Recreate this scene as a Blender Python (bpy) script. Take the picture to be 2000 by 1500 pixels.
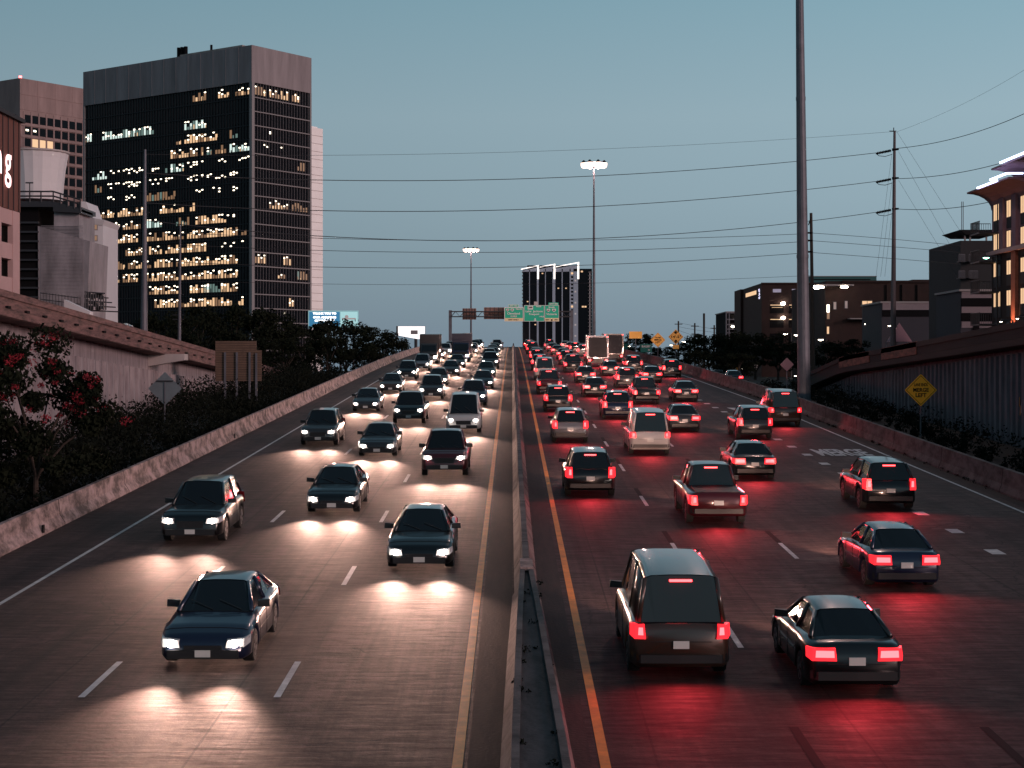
import bpy, math, random
from mathutils import Vector, Matrix
random.seed(7)
R = math.radians
C = bpy.context.scene.collection
S = bpy.context.scene
for o in list(bpy.data.objects): bpy.data.objects.remove(o)

# ---------------------------------------------------------------- camera, sky, light
F = 3200.0          # focal length in pixels of the 2000 x 1500 photograph
cam = bpy.data.cameras.new('camera'); camo = bpy.data.objects.new('camera', cam); C.objects.link(camo)
camo.location = (0, 0, 0); camo.rotation_euler = (R(90), 0, 0)
cam.sensor_width = 36; cam.lens = 36 * F / 2000; cam.shift_y = -35 / 2000
cam.clip_start = 0.5; cam.clip_end = 9000
S.camera = camo
SUN_EL, SUN_AZ = 12.0, 128.0      # low western glow on the right and a little behind the camera
world = bpy.data.worlds.new('World'); S.world = world; world.use_nodes = True
wn = world.node_tree; wn.nodes.clear()
wo = wn.nodes.new('ShaderNodeOutputWorld'); bg = wn.nodes.new('ShaderNodeBackground')
sky = wn.nodes.new('ShaderNodeTexSky'); sky.sky_type = 'NISHITA'; sky.sun_disc = False
sky.sun_elevation = R(2.0); sky.sun_rotation = R(SUN_AZ); sky.ozone_density = 3.0
# dusk colours by height above the horizon, a little paler towards the west (right); the Nishita sky adds its own slight glow
tcw = wn.nodes.new('ShaderNodeTexCoord'); spw = wn.nodes.new('ShaderNodeSeparateXYZ'); wn.links.new(tcw.outputs['Generated'], spw.inputs[0])
rw = wn.nodes.new('ShaderNodeValToRGB'); cr = rw.color_ramp
cr.elements[0].position = 0.0; cr.elements[0].color = (.170, .235, .300, 1)
cr.elements[1].position = 1.0; cr.elements[1].color = (.035, .075, .105, 1)
for p_, c_ in ((.05, (.215, .300, .360, 1)), (.10, (.252, .350, .408, 1)), (.15, (.268, .376, .432, 1)), (.22, (.205, .340, .405, 1)), (.45, (.085, .165, .215, 1))):
    e_ = cr.elements.new(p_); e_.color = c_
wn.links.new(spw.outputs[2], rw.inputs[0])
azm = wn.nodes.new('ShaderNodeMapRange'); azm.inputs['From Min'].default_value = -.35; azm.inputs['From Max'].default_value = .35
azm.inputs['To Min'].default_value = .80; azm.inputs['To Max'].default_value = 1.16; wn.links.new(spw.outputs[0], azm.inputs[0])
vm = wn.nodes.new('ShaderNodeVectorMath'); vm.operation = 'SCALE'; wn.links.new(rw.outputs[0], vm.inputs[0]); wn.links.new(azm.outputs[0], vm.inputs['Scale'])
nsc = wn.nodes.new('ShaderNodeVectorMath'); nsc.operation = 'SCALE'; nsc.inputs['Scale'].default_value = .02; wn.links.new(sky.outputs[0], nsc.inputs[0])
adv = wn.nodes.new('ShaderNodeVectorMath'); adv.operation = 'ADD'; wn.links.new(vm.outputs[0], adv.inputs[0]); wn.links.new(nsc.outputs[0], adv.inputs[1])
wn.links.new(adv.outputs[0], bg.inputs[0]); bg.inputs[1].default_value = 1.0
wn.links.new(bg.outputs[0], wo.inputs[0])
sl = bpy.data.lights.new('sun', 'SUN'); sl.energy = 1.6; sl.angle = R(14); sl.color = (1.0, 0.66, 0.62)
slo = bpy.data.objects.new('sun', sl); C.objects.link(slo)
_d = Vector((math.sin(R(SUN_AZ)) * math.cos(R(SUN_EL)), math.cos(R(SUN_AZ)) * math.cos(R(SUN_EL)), math.sin(R(SUN_EL))))
slo.rotation_euler = (-_d).to_track_quat('-Z', 'Y').to_euler()
S.view_settings.view_transform = 'Standard'; S.view_settings.look = 'None'
S.view_settings.exposure = 0; S.view_settings.gamma = 1
S.cycles.max_bounces = 5; S.cycles.diffuse_bounces = 2; S.cycles.glossy_bounces = 3
S.cycles.transmission_bounces = 3; S.cycles.sample_clamp_indirect = 2.0; S.cycles.use_light_tree = True
S.cycles.caustics_reflective = False; S.cycles.caustics_refractive = False

# ---------------------------------------------------------------- helpers
def W(px, py, d): return Vector(((px - 1000) * d / F, d, (715 - py) * d / F))
def zr(y):                                   # road profile: 4 % climb, then the crest
    if y <= 150: return -7.45 + .0396 * y
    t = min(y, 560) - 150
    z = -1.51 + .0396 * t - .0000595 * t * t
    if y > 560: z -= (y - 560) * .0092
    return z
def lerp(pts, y):
    if y <= pts[0][0]: return pts[0][1]
    for (a, b), (c, d) in zip(pts, pts[1:]):
        if y <= c: return b + (d - b) * (y - a) / (c - a)
    return pts[-1][1]
XR = lambda y: lerp([(20, 18.9), (60, 19.2), (120, 19.4), (180, 18.0), (250, 15.7), (400, 14.2), (900, 14.2)], y)
XL = lambda y: -15.2

class MB:
    def __init__(s): s.v = []; s.f = []; s.m = []
    def quad(s, a, b, c, d, mi=0):
        n = len(s.v); s.v += [tuple(a), tuple(b), tuple(c), tuple(d)]; s.f.append((n, n+1, n+2, n+3)); s.m.append(mi)
    def face(s, pts, mi=0):
        n = len(s.v); s.v += [tuple(p) for p in pts]; s.f.append(tuple(range(n, n+len(pts)))); s.m.append(mi)
    def hexa(s, p, mi=0):                     # 4 bottom + 4 top corners
        n = len(s.v); s.v += [tuple(q) for q in p]
        for q in ((0,3,2,1), (4,5,6,7), (0,1,5,4), (1,2,6,5), (2,3,7,6), (3,0,4,7)):
            s.f.append(tuple(n+i for i in q)); s.m.append(mi)
    def box(s, x0, x1, y0, y1, z0, z1, mi=0):
        s.hexa([(x0,y0,z0),(x1,y0,z0),(x1,y1,z0),(x0,y1,z0),(x0,y0,z1),(x1,y0,z1),(x1,y1,z1),(x0,y1,z1)], mi)
    def tube(s, a, b, r0, r1=None, n=8, mi=0, cap=True):
        r1 = r0 if r1 is None else r1
        a = Vector(a); b = Vector(b); ax = (b - a).normalized()
        u = ax.orthogonal().normalized(); w = ax.cross(u); k = len(s.v)
        for c, r in ((a, r0), (b, r1)):
            for i in range(n):
                t = 2*math.pi*i/n; s.v.append(tuple(c + u*(r*math.cos(t)) + w*(r*math.sin(t))))
        for i in range(n):
            j = (i+1) % n; s.f.append((k+i, k+j, k+n+j, k+n+i)); s.m.append(mi)
        if cap:
            s.f.append(tuple(k+i for i in reversed(range(n)))); s.m.append(mi)
            s.f.append(tuple(k+n+i for i in range(n))); s.m.append(mi)
    def path(s, pts, r, n=6, mi=0):
        for a, b in zip(pts, pts[1:]): s.tube(a, b, r, n=n, mi=mi, cap=False)
    def loft(s, rings, mi=0, closed=True, caps=True):
        k = len(s.v); n = len(rings[0])
        for r in rings: s.v += [tuple(p) for p in r]
        for i in range(len(rings)-1):
            for j in range(n if closed else n-1):
                q = (j+1) % n
                s.f.append((k+i*n+j, k+i*n+q, k+(i+1)*n+q, k+(i+1)*n+j)); s.m.append(mi)
        if caps and closed:
            s.f.append(tuple(k+j for j in reversed(range(n)))); s.m.append(mi)
            s.f.append(tuple(k+(len(rings)-1)*n+j for j in range(n))); s.m.append(mi)
    def build(s, name, mats, parent=None, smooth=False, **tags):
        me = bpy.data.meshes.new(name)
        off = parent_world(parent) if parent else Vector((0, 0, 0))
        me.from_pydata([(x-off[0], y-off[1], z-off[2]) for x, y, z in s.v], [], s.f)
        if not isinstance(mats, (list, tuple)): mats = [mats]
        for m in mats: me.materials.append(m)
        if len(mats) > 1: me.polygons.foreach_set('material_index', s.m)
        if smooth: me.polygons.foreach_set('use_smooth', [True]*len(me.polygons))
        me.update()
        o = bpy.data.objects.new(name, me); C.objects.link(o)
        if parent: o.parent = parent
        for k, v in tags.items(): o[k] = v
        return o
def parent_world(p):
    v = Vector((0, 0, 0))
    while p: v = v + Vector(p.location); p = p.parent
    return v
def thing(name, label, cat, loc=(0, 0, 0), group=None):
    o = bpy.data.objects.new(name, None); C.objects.link(o); o.location = loc
    o.empty_display_size = .3; o['label'] = label; o['category'] = cat
    if group: o['group'] = group
    return o
def copy_tree(o, parent=None):
    c = o.copy(); C.objects.link(c)
    if parent: c.parent = parent; c.matrix_parent_inverse = o.matrix_parent_inverse.copy()
    for ch in o.children: copy_tree(ch, c)
    return c
_fonts = {}
def text_mesh(body, size, bold=0.0, align='CENTER', ext=.004):
    cu = bpy.data.curves.new('lettering', 'FONT'); cu.body = body; cu.size = size; cu.align_x = align; cu.align_y = 'CENTER'
    cu.extrude = ext; cu.offset = bold; cu.resolution_u = 3
    ob = bpy.data.objects.new('tmp', cu); C.objects.link(ob)
    dg = bpy.context.evaluated_depsgraph_get()
    me = bpy.data.meshes.new_from_object(ob.evaluated_get(dg))
    bpy.data.objects.remove(ob); return me
def lettering(items, mat, parent, mtx, name='lettering'):
    """items: (text, x, y, size, bold[, width]) in the plane of the sign; mtx takes that plane to world"""
    v = []; f = []
    off = parent_world(parent) if parent else Vector((0, 0, 0))
    for it in items:
        me = text_mesh(it[0], it[3], it[4] if len(it) > 4 else 0)
        xs = [q.co.x for q in me.vertices]; wd = max(xs)-min(xs)
        sx = it[5]/wd if len(it) > 5 and it[5] else 1
        n = len(v)
        for q in me.vertices:
            v.append(tuple(mtx @ Vector((q.co.x*sx+it[1], q.co.y+it[2], q.co.z)) - off))
        f += [tuple(n+i for i in p.vertices) for p in me.polygons]
        bpy.data.meshes.remove(me)
    me = bpy.data.meshes.new(name); me.from_pydata(v, [], f); me.materials.append(mat)
    o = bpy.data.objects.new(name, me); C.objects.link(o)
    if parent: o.parent = parent
    return o
def facing(loc, rz=0.0):     # sign plane: x right, y up, normal towards the camera side (-Y)
    return Matrix.Translation(loc) @ Matrix.Rotation(rz, 4, 'Z') @ Matrix.Rotation(R(90), 4, 'X')

# ---------------------------------------------------------------- materials
def mat(name, col, rough=.6, metal=0, emit=None, es=0, spec=.5, noise=None, bump=None, cheap=True):
    """noise = (scale, amount, (sx,sy,sz)); bump = (scale, strength)"""
    m = bpy.data.materials.new(name); m.use_nodes = True; nt = m.node_tree
    b = nt.nodes['Principled BSDF']
    b.inputs['Base Color'].default_value = (*col, 1); b.inputs['Roughness'].default_value = rough
    b.inputs['Metallic'].default_value = metal; b.inputs['Specular IOR Level'].default_value = spec
    if emit:
        b.inputs['Emission Color'].default_value = (*emit, 1); b.inputs['Emission Strength'].default_value = es
        if cheap: m.cycles.emission_sampling = 'NONE'
    tc = None
    if noise or bump:
        tc = nt.nodes.new('ShaderNodeTexCoord')
    if noise:
        mp = nt.nodes.new('ShaderNodeMapping'); mp.inputs['Scale'].default_value = noise[2] if len(noise) > 2 else (1, 1, 1)
        nz = nt.nodes.new('ShaderNodeTexNoise'); nz.inputs['Scale'].default_value = noise[0]; nz.inputs['Detail'].default_value = 6
        nz.inputs['Roughness'].default_value = .65
        rp = nt.nodes.new('ShaderNodeValToRGB'); rp.color_ramp.elements[0].position = .3; rp.color_ramp.elements[1].position = .7
        a = noise[1]
        rp.color_ramp.elements[0].color = (*[c*(1-a) for c in col], 1); rp.color_ramp.elements[1].color = (*[min(1, c*(1+a)) for c in col], 1)
        nt.links.new(tc.outputs['Object'], mp.inputs[0]); nt.links.new(mp.outputs[0], nz.inputs['Vector'])
        nt.links.new(nz.outputs['Fac'], rp.inputs[0]); nt.links.new(rp.outputs[0], b.inputs['Base Color'])
    if bump:
        nz = nt.nodes.new('ShaderNodeTexNoise'); nz.inputs['Scale'].default_value = bump[0]; nz.inputs['Detail'].default_value = 4
        bp = nt.nodes.new('ShaderNodeBump'); bp.inputs['Strength'].default_value = bump[1]; bp.inputs['Distance'].default_value = .02
        nt.links.new(tc.outputs['Object'], nz.inputs['Vector']); nt.links.new(nz.outputs['Fac'], bp.inputs['Height'])
        nt.links.new(bp.outputs[0], b.inputs['Normal'])
    return m

M = {}
M['concrete'] = mat('concrete', (.30, .26, .24), .85, noise=(.5, .35), bump=(18, .3))
M['crown'] = mat('crown_concrete', (.25, .215, .22), .9, noise=(.35, .25, (1, 1, .12)))
M['pale_concrete'] = mat('pale_concrete', (.42, .37, .36), .9, noise=(.25, .2, (1, 1, .3)))
M['white_panel'] = mat('white_panel', (.62, .59, .60), .7, noise=(.2, .08))
M['glass_dark'] = mat('dark_glass', (.005, .006, .009), .12, spec=.12)
M['fin'] = mat('fin', (.03, .03, .034), .7, spec=.2)
M['fin_pale'] = mat('fin_pale', (.24, .22, .22), .6)
M['steel'] = mat('galvanised_steel', (.13, .13, .15), .6, .4, noise=(1.2, .2))
M['dark_steel'] = mat('dark_steel', (.035, .035, .04), .5, .3)
M['wire'] = mat('wire', (.015, .015, .018), .7)
M['black'] = mat('black_paint', (.006, .006, .007), .9, spec=.1)
M['brick'] = mat('brick', (.020, .008, .0065), .9, noise=(.8, .3))
M['brown'] = mat('brown_cladding', (.13, .045, .032), .8, noise=(.6, .2, (3, 3, .2)))
M['pink_stucco'] = mat('stucco', (.46, .30, .29), .9, noise=(.4, .12))
M['mauve'] = mat('mauve_stucco', (.22, .125, .15), .9, noise=(.4, .12))
M['wood'] = mat('weathered_plywood', (.10, .065, .048), .85, noise=(1.5, .35, (.3, 1, 6)))
M['pole_wood'] = mat('pole_wood', (.03, .024, .02), .9, noise=(3, .3, (1, 1, .1)))
M['sign_back'] = mat('sign_back', (.22, .25, .27), .5, .6, noise=(1, .15))
M['orange'] = mat('yellow_sheeting', (1, .43, .01), .5)
M['orange_far'] = mat('yellow_sheeting_lit', (1, .50, .10), .5)  # paler copy of the yellow, headlight glow put into the colour
M['green_sign'] = mat('green_sheeting', (.01, .52, .32), .5)
M['green_dark'] = mat('green_sheeting_unlit', (0, .10, .08), .5)  # darker copy of the green, lack of light put into the colour
M['sign_white'] = mat('white_sheeting', (.85, .85, .82), .5)
M['sign_cream'] = mat('cream_sheeting', (.9, .75, .45), .5)
M['sign_dim'] = mat('dim_sheeting', (.55, .50, .48), .6)
M['leaf'] = mat('leaf', (.010, .013, .007), .9, spec=.1, noise=(.4, .4))
M['leaf_dark'] = mat('leaf_dark', (.007, .009, .006), .9, spec=.1)
M['flower'] = mat('flower', (.22, .006, .016), .8, noise=(.8, .4))
M['bark'] = mat('bark', (.045, .032, .026), .95)
M['lit_warm'] = mat('lit_window_warm', (.1, .1, .1), .5, emit=(1, .62, .34), es=.9)
M['lit_dim'] = mat('lit_window_dim', (.1, .1, .1), .5, emit=(.9, .48, .24), es=.28)
M['lit_hot'] = mat('lit_window_bright', (.1, .1, .1), .5, emit=(1, .86, .66), es=3.5)
M['lit_white'] = mat('lit_window_white', (.1, .1, .1), .5, emit=(.82, 1, .92), es=.9)
M['lit_greenish'] = mat('lit_window_greenish', (.1, .1, .1), .5, emit=(.55, .85, .75), es=.22)
M['lamp'] = mat('lamp', (1, 1, 1), .5, emit=(1, .70, .56), es=2.2)
M['lamp_small'] = mat('lamp_small', (1, 1, 1), .5, emit=(1, .85, .66), es=12)
M['lamp_green'] = mat('lamp_green', (1, 1, 1), .5, emit=(.35, 1, .75), es=8)
M['neon'] = mat('neon', (1, 1, 1), .5, emit=(.55, .62, 1), es=6)
M['led'] = mat('led', (1, 1, 1), .5, emit=(1, .88, .80), es=1.6)
M['white_line'] = mat('white_line', (.55, .53, .52), .6, noise=(2.5, .3))
M['yellow_line'] = mat('yellow_line', (.80, .23, .012), .6, noise=(2.5, .25))
M['black_line'] = mat('black_line', (.008, .008, .008), .85, spec=.2)
def road_material():
    m = bpy.data.materials.new('grooved_concrete'); m.use_nodes = True; nt = m.node_tree; N = nt.nodes.new; L = nt.links.new
    b = nt.nodes['Principled BSDF']; tc = N('ShaderNodeTexCoord'); sp = N('ShaderNodeSeparateXYZ'); L(tc.outputs['Object'], sp.inputs[0])
    def math_(op, a, b_=None, c=None):
        n = N('ShaderNodeMath'); n.operation = op
        for i, q in enumerate((a, b_, c)):
            if q is None: continue
            if isinstance(q, (int, float)): n.inputs[i].default_value = q
            else: L(q, n.inputs[i])
        return n.outputs[0]
    def noise(scale, sc, det=5, rough=.6):
        mp = N('ShaderNodeMapping'); mp.inputs['Scale'].default_value = sc
        n = N('ShaderNodeTexNoise'); n.inputs['Scale'].default_value = scale; n.inputs['Detail'].default_value = det; n.inputs['Roughness'].default_value = rough
        L(tc.outputs['Object'], mp.inputs[0]); L(mp.outputs[0], n.inputs['Vector']); return n.outputs['Fac']
    big = noise(.16, (1, .35, 1)); tining = noise(1.3, (.7, 4.5, 1), 4, .75); fine = noise(5, (1, .8, 1), 8, .8); blot = noise(.7, (1, .5, 1), 6, .7)
    f = math_('MULTIPLY_ADD', big, .9, .15)
    f = math_('MULTIPLY', f, math_('MAXIMUM', math_('MULTIPLY_ADD', tining, 3.4, -.75), .12))
    f = math_('MULTIPLY', f, math_('MAXIMUM', math_('MULTIPLY_ADD', fine, 2.4, -.25), .1))
    f = math_('MULTIPLY', f, math_('MAXIMUM', math_('MULTIPLY_ADD', blot, 2.0, -.1), .2))
    # wheel tracks: a pair of polished darker strips in each 3.6 m lane
    lane = math_('ABSOLUTE', math_('SINE', math_('MULTIPLY', math_('ADD', sp.outputs[0], .9), math.pi/1.8)))
    f = math_('MULTIPLY', f, math_('MULTIPLY_ADD', lane, .35, .78))
    # long drag marks and oil drips that run with the traffic, and slabs of slightly different age
    drag = noise(1.0, (2.6, .035, 1), 5, .7)
    f = math_('MULTIPLY', f, math_('MAXIMUM', math_('MULTIPLY_ADD', drag, 3.0, -.45), .25))
    cx_ = math_('FLOOR', math_('DIVIDE', math_('ADD', sp.outputs[0], .8), 3.66)); cy_ = math_('FLOOR', math_('DIVIDE', math_('SUBTRACT', sp.outputs[1], 1.5), 9.15))
    cmb = N('ShaderNodeCombineXYZ'); L(cx_, cmb.inputs[0]); L(cy_, cmb.inputs[1])
    wn_ = N('ShaderNodeTexWhiteNoise'); wn_.noise_dimensions = '2D'; L(cmb.outputs[0], wn_.inputs['Vector'])
    f = math_('MULTIPLY', f, math_('MULTIPLY_ADD', wn_.outputs['Value'], .5, .72))
    crk = N('ShaderNodeTexVoronoi'); crk.feature = 'DISTANCE_TO_EDGE'; crk.inputs['Scale'].default_value = .11; crk.inputs['Randomness'].default_value = 1
    wob0 = N('ShaderNodeTexNoise'); wob0.inputs['Scale'].default_value = .8; wob0.inputs['Detail'].default_value = 5; L(tc.outputs['Object'], wob0.inputs['Vector'])
    wv = N('ShaderNodeVectorMath'); wv.operation = 'MULTIPLY_ADD'; L(wob0.outputs['Color'], wv.inputs[0]); wv.inputs[1].default_value = (1.6, 1.6, 0); L(tc.outputs['Object'], wv.inputs[2]); L(wv.outputs[0], crk.inputs['Vector'])
    ck = math_('LESS_THAN', crk.outputs['Distance'], .0028)
    f = math_('MULTIPLY', f, math_('MULTIPLY_ADD', ck, -.75, 1))
    # transverse construction joints and the dark patch nearest the overpass
    jt = math_('LESS_THAN', math_('ABSOLUTE', math_('SUBTRACT', math_('MODULO', math_('ADD', sp.outputs[1], 3.0), 9.15), 4.5)), .018)
    f = math_('MULTIPLY', f, math_('MULTIPLY_ADD', jt, -.6, 1))
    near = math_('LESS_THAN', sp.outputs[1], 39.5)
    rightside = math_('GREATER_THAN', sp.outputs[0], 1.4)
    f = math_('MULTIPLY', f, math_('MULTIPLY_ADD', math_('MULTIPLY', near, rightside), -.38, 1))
    # longitudinal joints
    for xx in (2.4, 6.05, 13.0, -5.2, -8.9):
        wob = math_('ADD', sp.outputs[0], math_('MULTIPLY', big, .12))
        lj = math_('LESS_THAN', math_('ABSOLUTE', math_('SUBTRACT', wob, xx)), .022)
        f = math_('MULTIPLY', f, math_('MULTIPLY_ADD', lj, -.75, 1))
    mixc = N('ShaderNodeMix'); mixc.data_type = 'RGBA'
    mixc.inputs[6].default_value = (.010, .007, .007, 1); mixc.inputs[7].default_value = (.084, .050, .046, 1)
    L(f, mixc.inputs[0]); L(mixc.outputs[2], b.inputs['Base Color'])
    rg = math_('MULTIPLY_ADD', tining, -.45, .95); L(rg, b.inputs['Roughness'])
    b.inputs['Specular IOR Level'].default_value = .2
    bp = N('ShaderNodeBump'); bp.inputs['Strength'].default_value = .7; bp.inputs['Distance'].default_value = .02
    L(math_('ADD', tining, math_('MULTIPLY', fine, .7)), bp.inputs['Height']); L(bp.outputs[0], b.inputs['Normal'])
    return m
M['road'] = road_material()

def stained(name, col, dark, sc=(.5, .5, 1.2), scale=1.6, lo=.36, hi=.6):
    m = mat(name, col, .85, bump=(14, .5)); nt = m.node_tree; N = nt.nodes.new; L = nt.links.new
    tc = N('ShaderNodeTexCoord'); mp = N('ShaderNodeMapping'); mp.inputs['Scale'].default_value = sc
    n = N('ShaderNodeTexNoise'); n.inputs['Scale'].default_value = scale; n.inputs['Detail'].default_value = 8; n.inputs['Roughness'].default_value = .7
    rp = N('ShaderNodeValToRGB'); rp.color_ramp.elements[0].position = lo; rp.color_ramp.elements[1].position = hi
    rp.color_ramp.elements[0].color = (*dark, 1); rp.color_ramp.elements[1].color = (*col, 1)
    L(tc.outputs['Object'], mp.inputs[0]); L(mp.outputs[0], n.inputs['Vector']); L(n.outputs['Fac'], rp.inputs[0])
    L(rp.outputs[0], nt.nodes['Principled BSDF'].inputs['Base Color']); return m
M['barrier'] = stained('stained_barrier_concrete', (.42, .29, .275), (.085, .055, .05), (.9, .7, 1.1), 1.7, .40, .60)
M['barrier_dark'] = stained('grimy_barrier_concrete', (.15, .115, .11), (.035, .025, .023))
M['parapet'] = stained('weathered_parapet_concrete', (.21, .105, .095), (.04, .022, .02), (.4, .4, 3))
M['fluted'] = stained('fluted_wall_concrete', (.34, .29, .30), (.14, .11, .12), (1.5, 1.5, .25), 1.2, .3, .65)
M['ramp_dark'] = stained('shade_toned_concrete', (.022, .012, .011), (.008, .005, .005), (.1, .1, 3))  # right ramp concrete, the dark of its unlit side put into the colour
M['fluted_dark'] = stained('shade_toned_fluted_concrete', (.19, .165, .19), (.07, .058, .068), (1.5, 1.5, .25), 1.2, .3, .65)  # darker copy of the fluted concrete, shade of the unlit wall painted in
M['infill'] = stained('infill_concrete', (.06, .048, .052), (.012, .009, .010), (1.5, .5, 1))
M['gutter_and_shade'] = stained('gutter_grime_and_shade', (.022, .013, .010), (.004, .003, .003), (2.5, .3, 1))  # grime, blackened further to paint in the shadow along the median
M['soil'] = mat('soil', (.006, .0055, .004), .95, noise=(.5, .4))

# ---------------------------------------------------------------- ground and road (the setting)
def ground_z(x, y):
    g = min(zr(y) - .35, -2.0)
    if y > 700: g = -4 - (y - 700) * .004
    return g
xs = [-3500, -900, -400, -200, -100, -60, -40, -26, -20, -14, 0, 14, 22, 30, 45, 70, 110, 200, 400, 900, 3500]
ys = [-60, -20, 0, 20, 40, 60, 80, 100, 120, 136, 150, 200, 300, 450, 700, 1000, 1500, 2500, 5000]
g = MB()
for j in range(len(ys)-1):
    for i in range(len(xs)-1):
        p = [(xs[i], ys[j]), (xs[i+1], ys[j]), (xs[i+1], ys[j+1]), (xs[i], ys[j+1])]
        g.quad(*[(a, b, ground_z(a, b)) for a, b in p])
g.build('ground', M['soil'], kind='structure')

def road_ys():
    y = -12
    while y < 900:
        yield y
        y += 4 if y < 300 else 12
RY = list(road_ys())
g = MB()
NX = 14
for a, b in zip(RY, RY[1:]):
    for i in range(NX):
        def pt(y, i): x0, x1 = XL(y)-.5, XR(y)+.5; x = x0+(x1-x0)*i/NX; return (x, y, zr(y))
        g.quad(pt(a, i), pt(a, i+1), pt(b, i+1), pt(b, i))
    for X, sgn in ((XL(a)-.5, -1), (XR(a)+.5, 1)):
        X2 = (XL(b)-.5) if sgn < 0 else (XR(b)+.5)
        q = [(X, a, zr(a)), (X2, b, zr(b)), (X2, b, -14), (X, a, -14)]
        g.quad(*(q if sgn > 0 else q[::-1]), 1)
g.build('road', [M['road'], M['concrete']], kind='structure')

def line_strip(mb, xf, w, y0, y1, dz=.006, step=3.0):
    y = y0
    while y < y1 - 1e-6:
        e = min(y + step, y1)
        mb.quad((xf(y)-w/2, y, zr(y)+dz), (xf(y)+w/2, y, zr(y)+dz), (xf(e)+w/2, e, zr(e)+dz), (xf(e)-w/2, e, zr(e)+dz)); y = e
YL = lambda y: lerp([(20, -.88), (60, -.86), (200, -.80), (500, -.80)], y)
YRt = lambda y: lerp([(20, 1.50), (40, 1.50), (200, 1.40), (500, 1.4)], y)
for nm, fn in (('yellow_edge_line', YL), ('yellow_edge_line', YRt)):
    g = MB(); line_strip(g, fn, .17, 18, 420); g.build(nm, M['yellow_line'], kind='structure')
def dashes(mb, mk, xf, start, n, per=12.2, ln=3.05, w=.13, black=True):
    for k in range(n):
        y = start + per*k; line_strip(mb, xf, w, y, y+ln)
        if black: line_strip(mk, xf, w*1.3, y+ln+.02, y+ln+2.6)
wd = MB(); bk = MB(); no = MB()
dashes(wd, no, lambda y: -4.42, 18.6, 32, black=False)
dashes(wd, no, lambda y: -8.10, 18.6, 32, black=False)
dashes(wd, bk, lambda y: 4.92, 23.0, 30)
dashes(wd, bk, lambda y: 8.25, 23.0, 30)
dashes(wd, no, lambda y: lerp([(40, 14.35), (110, 14.3), (160, 13.6), (400, 12)], y), 35, 21, 4.4, .95, .42, black=False)
wd.build('white_lane_dashes', M['white_line'], kind='structure'); bk.build('black_lane_dashes', M['black_line'], kind='structure')
g = MB(); line_strip(g, lambda y: XR(y)-1.15, .12, 20, 400); line_strip(g, lambda y: -12.6, .12, 18, 400)
g.build('white_edge_line', M['white_line'], kind='structure')
sl_ = math.atan(.0396)
def painted(body, x, y, size, long):
    me = text_mesh(body, size, .03, ext=0); v = [tuple(q.co) for q in me.vertices]; f = [tuple(p.vertices) for p in me.polygons]
    mm = bpy.data.meshes.new('merge_lettering')
    mm.from_pydata([(x+a, y+b*long, zr(y+b*long)+.008) for a, b, c in v], [], f); mm.materials.append(M['white_line'])
    o = bpy.data.objects.new('merge_lettering', mm); C.objects.link(o); o['kind'] = 'structure'
painted('MERGE', 16.2, 80.5, .82, 5.6)
g = MB()   # merge arrow, its head bent left
Z = lambda x, y: (x, y, zr(y)+.008)
for q in ([(16.9,106),(17.1,106),(17.1,110.6),(16.9,110)], [(16.9,110),(17.1,110.6),(16.0,113.2),(15.8,112.6)], [(15.2,112.0),(16.2,112.0),(16.2,114.2),(15.0,114.6)]):
    g.quad(*[Z(a, b) for a, b in q])
g.build('merge_arrow', M['white_line'], kind='structure')

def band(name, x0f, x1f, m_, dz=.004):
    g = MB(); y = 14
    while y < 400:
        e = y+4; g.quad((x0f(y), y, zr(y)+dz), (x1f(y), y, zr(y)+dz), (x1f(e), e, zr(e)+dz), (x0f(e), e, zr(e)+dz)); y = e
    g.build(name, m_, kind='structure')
band('gutter_and_shade', lambda y: YL(y)+.16, lambda y: .0, M['gutter_and_shade']); band('gutter_and_shade', lambda y: .7, lambda y: YRt(y)-.22, M['gutter_and_shade'])  # dirt beside the median, with the black shadow there painted in
band('gutter_and_shade', lambda y: XR(y)-.75, lambda y: XR(y), M['gutter_and_shade'])
# ---------------------------------------------------------------- barriers
def jersey(xf, y0, y1, h=.84, wb=.30, wt=.08, step=6.1, mi=0):
    mb = MB(); rings = []; y = y0
    while y <= y1:
        x = xf(y); z = zr(y)
        rings.append([(x-wb, y, z-.05), (x-wb, y, z+.08), (x-wt-.05, y, z+.34), (x-wt, y, z+h), (x+wt, y, z+h), (x+wt+.05, y, z+.34), (x+wb, y, z+.08), (x+wb, y, z-.05)])
        y += step
    mb.loft(rings)
    y = y0+4.0
    while y < min(y1, 190):       # casting joints
        x = xf(y); z = zr(y); q = .006
        pr = [(x-wb-q, z+.0), (x-wb-q, z+.08), (x-wt-.05-q, z+.34), (x-wt-q, z+h+q), (x+wt+q, z+h+q), (x+wt+.05+q, z+.34), (x+wb+q, z+.08), (x+wb+q, z+.0)]
        mb.loft([[(a, yy, b+(yy-y)*.0396) for a, b in pr] for yy in (y, y+.035)], mi=1); y += 9.15
    return mb
t = thing('concrete_barrier', 'pink stained concrete barrier along the left edge of the highway', 'barrier', (-15.2, 20, zr(20)))
jersey(lambda y: XL(y), 14, 520).build('barrier_wall', [M['barrier'], M['black']], t)
mb = MB()
for y in (52, 88, 131, 190, 205): mb.box(-14.93, -14.90, y, y+.25, zr(y)+.08, zr(y)+.34)
mb.build('drain_slot', M['black'], t)
t = thing('concrete_barrier', 'dull concrete barrier along the right edge beside the merge lane', 'barrier', (XR(20), 20, zr(20)))
jersey(lambda y: XR(y), 14, 520, .95, .25, .10).build('barrier_wall', [M['barrier_dark'], M['black']], t)
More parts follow.
